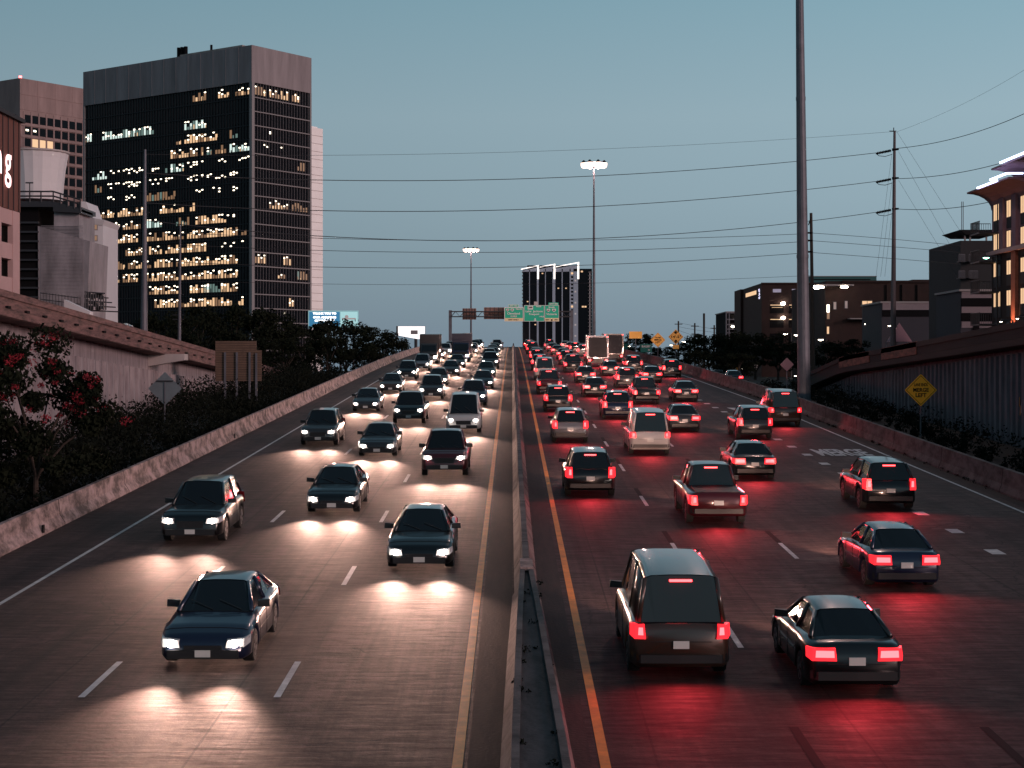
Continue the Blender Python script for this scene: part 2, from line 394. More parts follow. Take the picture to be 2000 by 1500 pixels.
# median barrier: one wall that splits in two around a sunken strip close to the overpass
MX = lambda y: lerp([(20, .42), (40, .36), (60, .33), (120, .30), (520, .30)], y)
t = thing('median_barrier', 'grimy concrete median barrier that splits in two near the bottom of the picture', 'barrier', (.35, 20, zr(20)))
jersey(MX, 41, 520, .84, .30, .085).build('barrier_wall', [M['barrier_dark'], M['black']], t)
sp_ = lambda y, s: MX(y) + s*lerp([(14, .42), (24, .36), (34, .22), (41, .09)], y)
for s in (-1, 1):
    mb = MB(); rings = []
    y = 14
    while y <= 41:
        x = sp_(y, s); z = zr(y)
        o_, i_ = x+s*.26, x-s*.06
        rings.append([(o_, y, z-.05), (o_, y, z+.08), (x+s*.07, y, z+.36), (x+s*.06, y, z+.88), (i_, y, z+.88), (i_, y, z+.1)])
        y += 1.5
    mb.loft(rings); mb.build('barrier_leaf', M['barrier_dark'], t)
mb = MB()
rings = []
y = 14
while y <= 41:
    rings.append([(sp_(y, -1)+.05, y, zr(y)+.2), (sp_(y, -1)+.05, y, zr(y)+.80), (sp_(y, 1)-.05, y, zr(y)+.80), (sp_(y, 1)-.05, y, zr(y)+.2)]); y += 3
mb.loft(rings); mb.build('infill_strip', M['infill'], t)
mb = MB(); mb.box(.36-.16, .36+.16, 40.2, 42.0, zr(41)+.80, zr(41)+.90); mb.build('cap', M['barrier'], t)
# leaf litter that has gathered on the split
# ---------------------------------------------------------------- ramps with fluted retaining walls
def ramp(side, X, topf, y0, y1, deck_w, label, cat='ramp', fl_depth=.34, rib=1.45, upper=1.1, pmat='parapet', wmat='fluted', drop=1.05):
    t = thing('elevated_ramp', label, cat, (X, y0, ground_z(X, y0)))
    s = side                       # -1: ramp lies to the left of its wall, +1: to the right
    rings = []; y = y0
    while y <= y1:
        z = topf(y)
        rings.append([(X, y, z-.80), (X, y, z), (X+s*.22, y, z), (X+s*.30, y, z-.80)]); y += 4
    p = MB(); p.loft(rings); p.build('parapet', M[pmat], t)
    rings = []; y = y0
    while y <= y1:
        z = topf(y)
        rings.append([(X+s*.02, y, z-1.25), (X-s*.10, y, z-1.2), (X-s*.10, y, z-.83), (X+s*deck_w, y, z-.83), (X+s*deck_w, y, z-1.25)]); y += 4
    p = MB(); p.loft(rings); p.build('deck', M[pmat], t)
    p = MB(); y = y0+1
    while y < y1-3:
        z = topf(y); p.box(X-s*.13 if s > 0 else X-.01, X+.01 if s > 0 else X+.13, y, y+.5, z-.83, z-.70); y += 3.05
    if s < 0: p.build('drain_row', M['black'], t)
    rings = []; y = y0
    while y <= y1:
        z = topf(y); rings.append([(X-s*.07, y, z-.30), (X-s*.07, y, z+.03), (X+s*.28, y, z+.03), (X+s*.28, y, z-.30)]); y += 4
    p = MB(); p.loft(rings); p.build('coping', M[pmat], t)
    w = MB(); Xw = X + s*1.1; y = y0; n = 0
    while y < y1:
        zt = topf(y)-1.25; zt2 = topf(y+rib)-1.25
        zb = min(ground_z(X, y)-.3, zt-.1)
        if zt > ground_z(X, y)+.1:
            zm = zt - upper if zt-upper > zb else zb
            w.box(min(Xw, Xw+s*.8), max(Xw, Xw+s*.8), y, y+rib, zb, zt2)
            a_ = (Xw+s*.01, y+rib*.18, y+rib*.82); w.hexa([(Xw+s*.01, y+rib*.15, zb), (Xw-s*fl_depth, y+rib*.3, zb), (Xw-s*fl_depth, y+rib*.7, zb), (Xw+s*.01, y+rib*.85, zb), (Xw+s*.01, y+rib*.15, zm), (Xw-s*fl_depth, y+rib*.3, zm), (Xw-s*fl_depth, y+rib*.7, zm), (Xw+s*.01, y+rib*.85, zm)])
        y += rib
    w.build('retaining_wall', M[wmat], t)
    return t
LT = lambda y: 6.9 - .0431*y if y < 160 else (6.9-.0431*y) 
lr = ramp(-1, -24.0, LT, 40, 206, 9.5, 'ramp on the left with a pink fluted wall, sloping down to the highway')
mb = MB()
z = LT(114)-1.9
mb.hexa([(-25.1, 113, z-.1), (-22.6, 113, z+.32), (-22.6, 114.3, z+.32), (-25.1, 114.3, z-.1), (-25.1, 113, z+.75), (-22.6, 113, z+.75), (-22.6, 114.3, z+.75), (-25.1, 114.3, z+.75)])
mb.build('pier_cap', M['pale_concrete'], lr)
RT = lambda y: 2.33 - .0345*(y-83) if y < 130 else .71 - .09*(y-130)
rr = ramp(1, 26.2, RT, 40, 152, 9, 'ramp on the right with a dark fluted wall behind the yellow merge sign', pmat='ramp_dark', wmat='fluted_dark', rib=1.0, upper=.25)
# graffiti on the right wall, abstract strokes
gm = [mat('graffiti_red', (.30, .02, .03), .7), mat('graffiti_white', (.5, .45, .45), .7), mat('graffiti_black', (.01, .01, .01), .7), mat('graffiti_ochre', (.35, .15, .03), .7)]
random.seed(3); mb = MB()
for k in range(34):
    y = random.uniform(83.5, 87.3); z = random.uniform(-3.6, -2.0); a = random.uniform(-.5, .5); h = random.uniform(.3, .8); w_ = random.uniform(.08, .22)
    xx = 27.3-.255-.002*k
    mb.face([(xx, y, z), (xx, y+w_, z+.02), (xx, y+w_+a*.4, z+h), (xx, y+a*.4, z+h-.03)], random.choice((0, 1, 1, 2, 2, 3)))
mb.build('graffiti', gm, rr)
# two stretches of the right parapet lit red, the light put into their colour
M['red_lit'] = stained('red_lit_concrete', (.30, .10, .07), (.07, .03, .025), (1, .5, 2))
for ya, yb in ((106, 116), (120, 131)):
    mb = MB(); mb.hexa([(26.13, ya, RT(ya)-.78), (26.5, ya, RT(ya)-.78), (26.5, yb, RT(yb)-.78), (26.13, yb, RT(yb)-.78), (26.13, ya, RT(ya)+.06), (26.5, ya, RT(ya)+.06), (26.5, yb, RT(yb)+.06), (26.13, yb, RT(yb)+.06)])
    mb.build('red_lit_parapet', M['red_lit'], rr, label='red lit stretch of the parapet, glow put into its colour')
# ---------------------------------------------------------------- buildings
class Face:
    """vertical facade plane: origin (x,y), unit direction u, outward normal n"""
    def __init__(s, o, u, n): s.o = o; s.u = u; s.n = n
    def p(s, t, z, off=0): return (s.o[0]+s.u[0]*t+s.n[0]*off, s.o[1]+s.u[1]*t+s.n[1]*off, z)
    def t(s, px): k = px-1000; return (k*s.o[1]-F*s.o[0])/(F*s.u[0]-k*s.u[1])
    def z(s, py, t): return (715-py)*(s.o[1]+s.u[1]*t)/F
    def box(s, mb, t0, t1, z0, z1, o0, o1, mi=0):
        mb.hexa([s.p(t0,z0,o1), s.p(t1,z0,o1), s.p(t1,z0,o0), s.p(t0,z0,o0), s.p(t0,z1,o1), s.p(t1,z1,o1), s.p(t1,z1,o0), s.p(t0,z1,o0)], mi)
    def quad(s, mb, t0, t1, z0, z1, off, mi=0):
        mb.quad(s.p(t0,z0,off), s.p(t1,z0,off), s.p(t1,z1,off), s.p(t0,z1,off), mi)
TH = R(36.05); ct, st = math.cos(TH), math.sin(TH)

# --- the dark office tower
ox, oy = -508*450/F, 450.0
fr = Face((ox, oy), (st, ct), (ct, -st)); fl = Face((ox, oy), (-ct, st), (-st, -ct))
LR, LL = 23.6, 70.6
t = thing('office_tower', 'dark glass office tower with rows of lit windows and a plain grey crown', 'office building', (ox, oy, -6))
mb = MB()
a, b_, c, d = fr.p(0,0,-.5), fr.p(LR,0,-.5), None, None
def corner(t1, t2, z, inset=.5): return (ox+st*t1-ct*t2 + 0, oy+ct*t1+st*t2, z)
def tower_prism(mb, r0, r1, l0, l1, z0, z1, mi=0):
    mb.hexa([corner(r0,l0,z0), corner(r0,l1,z0), corner(r1,l1,z0), corner(r1,l0,z0), corner(r0,l0,z1), corner(r0,l1,z1), corner(r1,l1,z1), corner(r1,l0,z1)], mi)
tower_prism(mb, .45, LR-.45, .45, LL-.45, -6, 78.0); mb.build('glass_shaft', M['glass_dark'], t)
mb = MB(); tower_prism(mb, -.1, LR+.1, -.1, LL+.1, 78.05, 88.2)
for k in range(14): fl.box(mb, k*LL/14+.02, k*LL/14+.08, 78.1, 88.1, .1, .16)
mb.build('crown', M['crown'], t)
mb = MB(); tower_prism(mb, 1.2, LR-3, 5, 30, 88.2, 89.0); mb.build('penthouse', M['concrete'], t)
mb = MB()
for tt in (29.5, 31.0, 32.4):
    p = fl.p(tt, 88.2, -3); mb.tube(p, (p[0], p[1], 91.6), .55, n=10)
p = fl.p(18, 88.2, -2); mb.tube(p, (p[0], p[1], 90.6), .35, n=8)
mb.build('chimney', M['black'], t)
mb = MB(); tower_prism(mb, -.25, .75, -.25, .75, -6, 78.05)
tower_prism(mb, LR-.5, LR+.12, -.12, .5, -6, 78.05); tower_prism(mb, -.12, .5, LL-.5, LL+.12, -6, 78.05); mb.build('corner_pier', M['fin_pale'], t)
for f_, L_, nf, nm in ((fl, LL, 62, 0), (fr, LR, 21, 1)):
    mb = MB()
    for k in range(1, nf):
        q = L_*k/nf; f_.box(mb, q-.05, q+.05, -6, 78.04, -.44, -.22 if nm == 0 else .0)
    mb.build('fin_row', M['fin'] if nm == 0 else mat('fin_mid', (.13, .11, .115), .6), t)
rows_l = {0: [(379,400,'w'),(427,442,'w'),(462,484,'w')], 2: [(168,175,'c'),(201,239,'c'),(244,297,'c'),(358,399,'c')],
 3: [(342,350,'w'),(361,391,'w'),(401,419,'w'),(447,462,'d')], 4: [(336,357,'w'),(359,391,'w'),(402,411,'c'),(420,440,'d'),(447,482,'c')],
 5: [(180,205,'c'),(206,282,'s'),(285,315,'s'),(322,356,'c'),(362,400,'s'),(417,440,'s'),(447,482,'s')],
 6: [(185,197,'d'),(205,270,'s'),(287,310,'s'),(322,336,'s'),(359,397,'s'),(405,460,'s')], 7: [(210,219,'s'),(247,262,'s'),(285,340,'d'),(376,391,'s'),(416,434,'s'),(452,462,'s')],
 8: [(180,276,'w'),(310,356,'w'),(369,376,'w')], 9: [(205,236,'s'),(241,269,'w'),(282,315,'c'),(347,368,'d'),(384,439,'w'),(445,462,'s')],
 10: [(200,266,'w'),(282,355,'w'),(362,425,'w'),(431,461,'w'),(471,478,'d')], 11: [(247,275,'w'),(292,314,'w'),(322,396,'w'),(432,452,'s'),(470,474,'s')],
 12: [(202,240,'w'),(252,275,'w'),(285,334,'w'),(340,387,'w'),(389,461,'w')], 13: [(202,232,'w'),(240,267,'w'),(285,334,'w'),(340,360,'w'),(367,460,'w')],
 14: [(292,320,'w'),(325,334,'w'),(339,350,'w'),(374,405,'w'),(398,430,'c'),(430,460,'w')], 15: [(304,312,'w'),(317,451,'w'),(466,474,'w')]}
rows_r = {0: [(494,518,'w'),(531,539,'w'),(546,564,'w'),(571,582,'w')], 2: [], 3: [(524,529,'s')], 4: [(519,524,'s'),(547,551,'s')], 5: [(585,596,'d')],
 8: [(528,562,'w'),(575,600,'d')], 12: [(501,515,'w'),(555,568,'w')], 13: [(548,556,'w'),(582,598,'d')], 15: [(567,574,'w')], 16: [(535,540,'s'),(556,561,'s')], 1: [], 6: [], 7: [], 9: [], 10: [], 11: [], 14: []}
pm = [M['glass_dark'], M['lit_warm'], M['lit_dim'], M['lit_hot'], M['lit_white'], M['lit_greenish']]
random.seed(11)
for f_, rows, L_, nf in ((fl, rows_l, LL, 62), (fr, rows_r, LR, 21)):
    bw = L_/nf
    for k in range(0, 21):
        zt = 78.0-3.87*k if k else 77.9; zc = 76.1-3.87*k      # band from zc-1.35 to zc+1.35
        mb = MB(); f_.quad(mb, .8, L_-.6, zc-1.35, zc+1.35, -.42, 0)
        for x0, x1, kind in rows.get(k, []):
            ta, tb = sorted((f_.t(x0), f_.t(x1)))
            i0, i1 = int(ta/bw), max(int(ta/bw)+1, int(math.ceil(tb/bw)))
            run = 0
            for i in range(max(1, i0), min(i1, nf)):
                if random.random() < .03: continue
                q0, q1 = i*bw+.06, (i+1)*bw-.06
                if kind in 'wcd':
                    mi = {'w': random.choice((1, 1, 1, 2, 2)), 'c': random.choice((4, 4, 5)), 'd': random.choice((2, 5, 2))}[kind]
                    lo = zc-1.2; hi = zc+random.choice((-.4, -.1, .1, .5, 1.1, 1.1))
                    f_.quad(mb, q0, q1, lo, hi, -.415, mi)
                    if random.random() < .3:       # furniture, blinds behind the glass
                        w0 = q0+random.random()*.4; f_.quad(mb, w0, min(q1, w0+.4), lo, lo+random.uniform(.4, 1.3), -.410, random.choice((0, 2, 1, 0)))
                for rep in range(2):
                    if kind == 'd' or random.random() > (.66 if kind == 's' else .5) - .3*rep: continue
                    zz = zc + random.choice((-.2, .3, .7, 1.0)); q = (q0+q1)/2
                    n = [f_.p(q+.52*math.cos(a*math.pi/4), zz+.20*math.sin(a*math.pi/4), -.405+.003*rep) for a in range(8)]
                    mb.face(n, 3)
        mb.build('window_band', pm, t)
for f_, L_, m_ in ((fl, LL, 'fin'), (fr, LR, 'fin_pale')):
    mb = MB()
    for k in range(0, 20): zz = 74.0-3.87*k; f_.box(mb, .76, L_-.55, zz-.14, zz+.14, -.43, -.17 if m_ == 'fin' else .08)
    mb.build('floor_edge', M[m_], t)

# --- white slab tower behind it
t = thing('office_tower', 'narrow bright white tower behind the right edge of the dark glass tower', 'office building', W(617, 740, 640))
f2 = Face((W(596, 715, 640)[0], 640), (st, ct), (ct, -st)); w2 = f2.t(630.5)
mb = MB(); f2.box(mb, 0, w2, -6, f2.z(246, 0), -20, 0); f2.box(mb, .8, w2-1, f2.z(246, 0), f2.z(242, 0), -14, -2); mb.build('wall', mat('white_tower', (.95, .90, .88), .8, noise=(.15, .06)), t)
mb = MB()
for k in range(25):
    z = f2.z(246, 0)-3.1*(k+1); f2.box(mb, .05, w2-.05, z-.09, z+.09, -.1, .05)
mb.build('joint_row', M['pale_concrete'], t)

# --- tan concrete tower at the left
ox3, oy3 = -961*550/F, 550.0
f3r = Face((ox3, oy3), (st, ct), (ct, -st)); f3l = Face((ox3, oy3), (-ct, st), (-st, -ct))
t = thing('office_tower', 'pinkish concrete office block with small dark windows behind the cooling tower', 'office building', (ox3, oy3, -6))
L3 = f3r.t(190)
mb = MB(); zt3 = f3r.z(152, 0)
mb.hexa([f3r.p(0,-6), f3r.p(L3,-6), (ox3+st*L3-ct*40, oy3+ct*L3+st*40, -6), f3l.p(40,-6), f3r.p(0,zt3), f3r.p(L3,zt3), (ox3+st*L3-ct*40, oy3+ct*L3+st*40, zt3), f3l.p(40,zt3)])
for z in (zt3-5.3, zt3-10.4): f3r.box(mb, .0, L3, z-.1, z+.1, 0, .12)
for k in range(1, 5): f3r.box(mb, L3*k/4.5-.06, L3*k/4.5+.06, zt3-10.4, zt3, 0, .08)
for k in range(20):
    z = f3r.z(242, 0)-3.95*k; f3r.box(mb, 0, L3, z-.35, z+.35, 0, .35); f3l.box(mb, 0, 40, z-.35, z+.35, 0, .35)
for i in range(13): f3r.box(mb, 1.2+3.1*i, 1.75+3.1*i, -6, zt3-11, 0, .22)
mb.build('wall', mat('tan_concrete', (.27, .19, .18), .9, noise=(.2, .25, (1, 1, .2))), t)
mb = MB(); tp = f3r.p(.6, zt3, -.6); mb.tube(tp, (tp[0], tp[1], zt3+.8), .5, n=8); mb.build('beacon', mat('beacon', (1, 0, 0), .5, emit=(1, .15, .15), es=6), t)
for f_, n_ in ((f3r, 13), (f3l, 12)):
    for k in range(19):
        mb = MB(); z0 = f_.z(238, 0)-3.95*k
        for i in range(n_):
            q = 1.9+3.1*i
            lit = f_ is f3r and k == 2 and 1 <= i <= 3
            f_.quad(mb, q, q+2.35, z0, z0+2.7, .05, 1 if lit else 0)
            if f_ is f3r and k == 1 and i in (0, 1): f_.quad(mb, q+.4, q+1.6, z0+1.2, z0+1.8, .07, 2)
        mb.build('window_row', [M['glass_dark'], M['lit_warm'], M['lit_hot']], t)

# --- centre high-rise beyond the crest
D = 1400
fc = Face((W(1020, 715, D)[0], D), (1, 0), (0, -1)); k_ = D/F
t = thing('apartment_tower', 'distant dark high rise with lit bent strips along its roof, behind the sign gantry', 'apartment building', (fc.o[0], D, 0))
zc = lambda py: (715-py)*k_
tx = lambda px: (px-1020)*k_
mb = MB(); fc.box(mb, tx(1021), tx(1130), -10, zc(526), -25, 0); fc.box(mb, tx(1130), tx(1157), -10, zc(524), -25, -6)
fc.box(mb, tx(1030), tx(1129), zc(526), zc(518), -20, -1.5)
mb.build('glass_shaft', M['glass_dark'], t)
mb = MB()
for k in range(44): z = zc(524)-3.1*k-3; fc.box(mb, tx(1019.6), tx(1021.2), z-.3, z+.3, -12, .6); fc.box(mb, tx(1149), tx(1157.4), z-.2, z+.2, -8, -4.5)
mb.build('balcony_row', M['fin_pale'], t)
mb = MB()
grey = mat('blue_grey_panel', (.36, .42, .50), .7)
for a, b in ((1033.5, 1035), (1048.5, 1052), (1064.5, 1066), (1079, 1084.5), (1097, 1099), (1112.5, 1114.5), (1120, 1129)): fc.box(mb, tx(a), tx(b), -10, zc(525), -.3, .5)
fc.box(mb, tx(1114.5), tx(1120), -10, zc(525), -.3, .3)
for a, b, y0_, y1_ in ((1020, 1051, 529, 522), (1051, 1083, 526, 520), (1083, 1130, 525, 516.5)):
    mb.hexa([fc.p(tx(a), zc(531), .5), fc.p(tx(b), zc(530), .5), fc.p(tx(b), zc(530), -.4), fc.p(tx(a), zc(531), -.4), fc.p(tx(a), zc(y0_), .5), fc.p(tx(b), zc(y1_), .5), fc.p(tx(b), zc(y1_), -.4), fc.p(tx(a), zc(y0_), -.4)])
mb.build('facade_panel', grey, t)
mb = MB()
for j in range(18):
    z = zc(531)-3.15*j*1.0; fc.quad(mb, tx(1115.2), tx(1119.4), z-2.1, z-.4, .35, 1 if j in (0, 9) else 0)
    if j % 3 == 2: fc.quad(mb, tx(1122), tx(1125.5), z-1.9, z-.4, .55, 2)
for x, y in ((1058, 533), (1089, 562), (1104, 562), (1029, 588), (1044, 633)): fc.quad(mb, tx(x), tx(x+3), zc(y+2), zc(y), .06, 1)
for x, y in ((1135, 528), (1137, 597), (1142, 597)): fc.quad(mb, tx(x), tx(x+4), zc(y+3), zc(y), -5.8, 1)
mb.build('window_column', [M['black'], M['lit_warm'], M['sign_white']], t)
mb = MB()
fc.box(mb, tx(1152), tx(1153.4), -10, zc(530), -6, -5.4); mb.build('mast_strip', M['white_panel'], t)
for a, b, y0_, y1_ in ((1017.5, 1052.5, 527, 519.5), (1054, 1084.5, 522.5, 517), (1086, 1131, 522, 513.5)):
    mb = MB()
    mb.hexa([fc.p(tx(a), zc(y0_), 1.2), fc.p(tx(b), zc(y1_), 1.2), fc.p(tx(b), zc(y1_), .6), fc.p(tx(a), zc(y0_), .6), fc.p(tx(a), zc(y0_-1.8), 1.2), fc.p(tx(b), zc(y1_-1.8), 1.2), fc.p(tx(b), zc(y1_-1.8), .6), fc.p(tx(a), zc(y0_-1.8), .6)])
    fc.box(mb, tx(b-3.2), tx(b), zc(545), zc(y1_), .6, 1.2); mb.build('light_strip', M['led'], t)

# --- brown building with the glowing letters, cut by the left edge
X4 = -33.0; d0 = 33*3200/960
f4 = Face((X4, d0), (0, -1), (1, 0))
t = thing('parking_building', 'brown clad building with glowing letters over pink concrete storeys, at the left edge', 'building', (X4, d0, -2))
zb = 415; z1 = (715-240)*d0/F; z2 = (715-415)*d0/F
mb = MB(); f4.box(mb, -.0, 22, z2, z1, -14, 0); mb.build('upper_wall', M['brown'], t)
mb = MB(); f4.box(mb, -.3, 22, z1, z1+.25, -14, .25)
for k in range(12): f4.box(mb, .4+k*1.15, .47+k*1.15, z2, z1, 0, .05)
mb.build('roof_trim', M['fin'], t)
mb = MB(); mw = []
zs = [(415, 442), (478, 510), (547, 575)]
f4.box(mb, 0, 22, -2.5, -.2, -13.5, -.05)
zf = lambda py: (715-py)*d0/F
f4.box(mb, .15, 22, zf(444), z2-.02, -13.5, -.05); f4.box(mb, .15, 22, zf(510), zf(480), -13.5, -.05); f4.box(mb, .15, 22, -.2, zf(545), -13.5, -.05)
for q in (.15, 4.1, 8.1, 12.1): f4.box(mb, q, q+1.5, -.2, z2-.03, -.35, .0)
mb.build('lower_wall', M['pink_stucco'], t)
mb = MB(); f4.box(mb, .2, 22, -.2, z2-.1, -13.4, -.7); mb.build('window_recess', M['black'], t)
# letters run away from the camera (towards +y) on a wall that faces the road
gy = (X4*-F)/(1000-13.5)
L4 = lettering([('n', 0, 0, 3.1, .05), ('g', 2.0, -.05, 3.1, .05)], mat('glowing_letter', (1, .8, .8), .5, emit=(1, .62, .60), es=1.6), t,
   Matrix(((0, 0, 1, X4+.1), (1, 0, 0, gy-2.05), (0, 1, 0, (715-315)*gy/F), (0, 0, 0, 1))), 'letter')

# --- cooling tower, plant platform, ribbed metal block, white annexe
D = 150
cx, cy = W(72, 0, D)[0], D
t = thing('cooling_tower', 'white flared cylindrical cooling tower between the brown building and the concrete block', 'cooling tower', (cx, cy, 8))
mb = MB(); rings = []
for py, r in ((300, 2.85), (312, 2.72), (335, 2.55), (360, 2.42), (392, 2.32)):
    z = (715-py)*D/F; rings.append([(cx+r*math.cos(a*2*math.pi/40)*(1 if a % 2 else .985), cy+r*math.sin(a*2*math.pi/40)*(1 if a % 2 else .985), z) for a in range(40)])
mb.loft(rings[::-1]); mb.build('shell', M['white_panel'], t)
mb = MB(); z = (715-300)*D/F
mb.loft([[(cx+r*math.cos(a*math.pi/20), cy+r*math.sin(a*math.pi/20), zz) for a in range(40)] for r, zz in ((2.85, z-.05), (2.95, z+.02), (2.95, z+.15), (2.8, z+.18))]); mb.build('rim', M['pale_concrete'], t)
f5 = Face((W(30, 0, 140)[0], 140), (1, 0), (0, -1)); T5 = lambda px: (px-30)*140/F; Z5 = lambda py: (715-py)*140/F
t = thing('plant_platform', 'dark railed steel platform under the white cooling tower', 'platform', (f5.o[0], 140, 0))
mb = MB(); f5.box(mb, T5(30), T5(104), Z5(404), Z5(393), -9, 0); f5.box(mb, T5(104), T5(158), Z5(413), Z5(404), -5, -.2)
mb.hexa([f5.p(T5(104), Z5(413), 0), f5.p(T5(158), Z5(416), 0), f5.p(T5(158), Z5(416), -4), f5.p(T5(104), Z5(413), -4), f5.p(T5(104), Z5(393), 0), f5.p(T5(158), Z5(408), 0), f5.p(T5(158), Z5(408), -4), f5.p(T5(104), Z5(393), -4)])
mb.build('deck', M['dark_steel'], t)
mb = MB()
for r_ in (374, 383): mb.path([f5.p(T5(30), Z5(r_), 0), f5.p(T5(104), Z5(r_), 0), f5.p(T5(157), Z5(r_+16), 0)], .07)
for px in (38, 58, 80, 104, 118, 132, 145, 157): dy = max(0, (px-104)*16/53); mb.tube(f5.p(T5(px), Z5(395+dy), 0), f5.p(T5(px), Z5(373+dy), 0), .07, n=6)
mb.tube(f5.p(T5(58), Z5(394), 0), f5.p(T5(58), Z5(357), 0), .05, n=6); mb.tube(f5.p(T5(50), Z5(357), 0), f5.p(T5(65), Z5(357), 0), .06, n=6)
mb.build('railing', M['dark_steel'], t)
t = thing('plant_building', 'grey ribbed metal block with a dark louvred bay, below the cooling tower', 'building', (f5.o[0], 142, -2))
mb = MB()
mb.hexa([f5.p(T5(72), -3, -.6), f5.p(T5(160), -3, -.6), f5.p(T5(160), -3, -7), f5.p(T5(72), -3, -7), f5.p(T5(70), Z5(440), -.6), f5.p(T5(172), Z5(470), -.6), f5.p(T5(172), Z5(470), -7), f5.p(T5(70), Z5(440), -7)])
mb.hexa([f5.p(T5(101), Z5(452), -.7), f5.p(T5(150), Z5(470), -.7), f5.p(T5(150), Z5(470), -6), f5.p(T5(101), Z5(452), -6), f5.p(T5(101), Z5(394), -.7), f5.p(T5(150), Z5(414), -.7), f5.p(T5(150), Z5(414), -6), f5.p(T5(101), Z5(394), -6)])
for k in range(60): z = Z5(600)+k*.118; f5.box(mb, T5(76), T5(159), z, z+.05, -.6, -.55)
mb.build('metal_cladding', mat('metal_cladding', (.26, .235, .25), .6, noise=(.45, .5, (1, 1, .3))), t)
mb = MB(); f5.box(mb, T5(30), T5(70), -3, Z5(404), -9, -.8); mb.build('dark_bay', M['black'], t)
mb = MB()
for k in range(10): z = Z5(600)+k*.80; f5.box(mb, T5(34), T5(71.5), z, z+.16, -.8, -.45)
mb.build('louvre', M['dark_steel'], t)
mb = MB()
for r_ in (573, 585): mb.path([f5.p(T5(84), Z5(r_), .8), f5.p(T5(162), Z5(r_+10), .8)], .035)
for k in range(14): px = 84+6*k; mb.tube(f5.p(T5(px), Z5(595+px*.1), .8), f5.p(T5(px), Z5(571+(px-84)*.13), .8), .03, n=5)
mb.build('railing', M['dark_steel'], t)
t = thing('white_annexe', 'small white annexe with one column of windows beside the metal block', 'building', (W(185, 0, 160)[0], 160, -2))
f6 = Face((W(160, 0, 158)[0], 158), (1, 0), (0, -1)); T6 = lambda px: (px-160)*158/F; Z6 = lambda py: (715-py)*158/F
mb = MB(); f6.box(mb, 0, T6(201), -3, Z6(437), -6, 0)
mb.hexa([f6.p(T6(158), Z6(437), .1), f6.p(T6(201), Z6(440), .1), f6.p(T6(201), Z6(440), -6), f6.p(T6(158), Z6(437), -6), f6.p(T6(158), Z6(422), .3), f6.p(T6(206), Z6(430), .3), f6.p(T6(206), Z6(430), -6), f6.p(T6(158), Z6(422), -6)])
mb.hexa([f6.p(T6(155), Z6(424), -.5), f6.p(T6(176), Z6(424), -.5), f6.p(T6(176), Z6(424), -5), f6.p(T6(155), Z6(424), -5), f6.p(T6(155), Z6(392), -.5), f6.p(T6(165), Z6(393), -.5), f6.p(T6(165), Z6(393), -5), f6.p(T6(155), Z6(392), -5)])
mb.box(f6.o[0]+T6(199), f6.o[0]+T6(201.5), 157.6, 158.4, Z6(580), Z6(494))
mb.build('wall', M['white_panel'], t)
for y_ in (443.5, 465, 487, 509, 531, 553):
    mb = MB(); f6.box(mb, T6(178.5), T6(191), Z6(y_+6), Z6(y_-6), 0, .04); w_ = mb.build('window_frame', M['fin_pale'], t)
    mb = MB(); f6.quad(mb, T6(180), T6(184.2), Z6(y_+4.6), Z6(y_-4.6), .05, 0); f6.quad(mb, T6(185.2), T6(189.5), Z6(y_+4.6), Z6(y_-4.6), .05, 0)
    mb.build('pane', M['lit_dim'] if y_ != 509 else M['glass_dark'], w_)
random.seed(5)
t = thing('pipe_rack', 'dark tangle of pipework at the foot of the white annexe', 'pipe rack', W(190, 600, 128))
mb = MB()
for k in range(9): a = W(167+k*5, 605, 128); mb.tube(a, W(167+k*5, 568+k*1.5, 128), .05, n=5)
for k in range(5): mb.path([W(165, 570+k*9, 128), W(205+k*7, 573+k*9, 128.4)], .05, n=5)
for k in range(26): p = W(random.uniform(168, 200), random.uniform(572, 604), 128); mb.box(p[0]-.15, p[0]+.15, p[1], p[1]+.3, p[2]-.12, p[2]+.12)
mb.build('pipework', M['dark_steel'], t)
mb = MB(); p = W(125, 585, 118); q = W(175, 606, 118)
mb.hexa([(p[0], 118, p[2]-1.2), (q[0], 118, q[2]-1.2), (q[0], 119, q[2]-1.2), (p[0], 119, p[2]-1.2), (p[0], 118, p[2]), (q[0], 118, q[2]-.1), (q[0], 119, q[2]-.1), (p[0], 119, p[2])])
mb.build('site_wall', M['white_panel'], label='low white wall between the ramp and the ribbed metal block', category='wall')

# --- garage and brick buildings on the right
xg, yg = 45.7, 300.0
t = thing('parking_garage', 'dark brick parking garage with lit level openings right of the highway', 'parking garage', (xg, yg, -2))
fg = Face((xg, yg), (1, 0), (0, -1)); fh = Face((xg, yg), (0, 1), (-1, 0))
Tg = lambda px: (px-1487)*yg/F; Zg = lambda py: (715-py)*yg/F
mb = MB(); mb.box(xg, xg+Tg(1720), yg, yg+31, -3, Zg(553)); fh.box(mb, 24, 33, -3, Zg(553), -8, .5); fg.box(mb, -.1, Tg(1720), Zg(555), Zg(552), 0, .3)
mb.build('wall', M['brick'], t)
for z, kk in ((Zg(612), 0), (Zg(640), 1), (Zg(670), 2)):
    for a, b in ((1503, 1530), (1540, 1556), (1585, 1602)):
        mb = MB(); fg.quad(mb, Tg(a), Tg(b), z, z+1.75, .03); o = mb.build('level_opening', M['black'], t)
        if kk < 2:
            mb = MB(); fg.quad(mb, Tg(a+1), Tg(b-1), z+1.45, z+1.58, .06)
            if kk == 0: fg.quad(mb, Tg(a+4), Tg(b-2), z+1.05, z+1.12, .06)
            mb.build('ceiling_light', M['lit_warm'], o)
mb = MB()
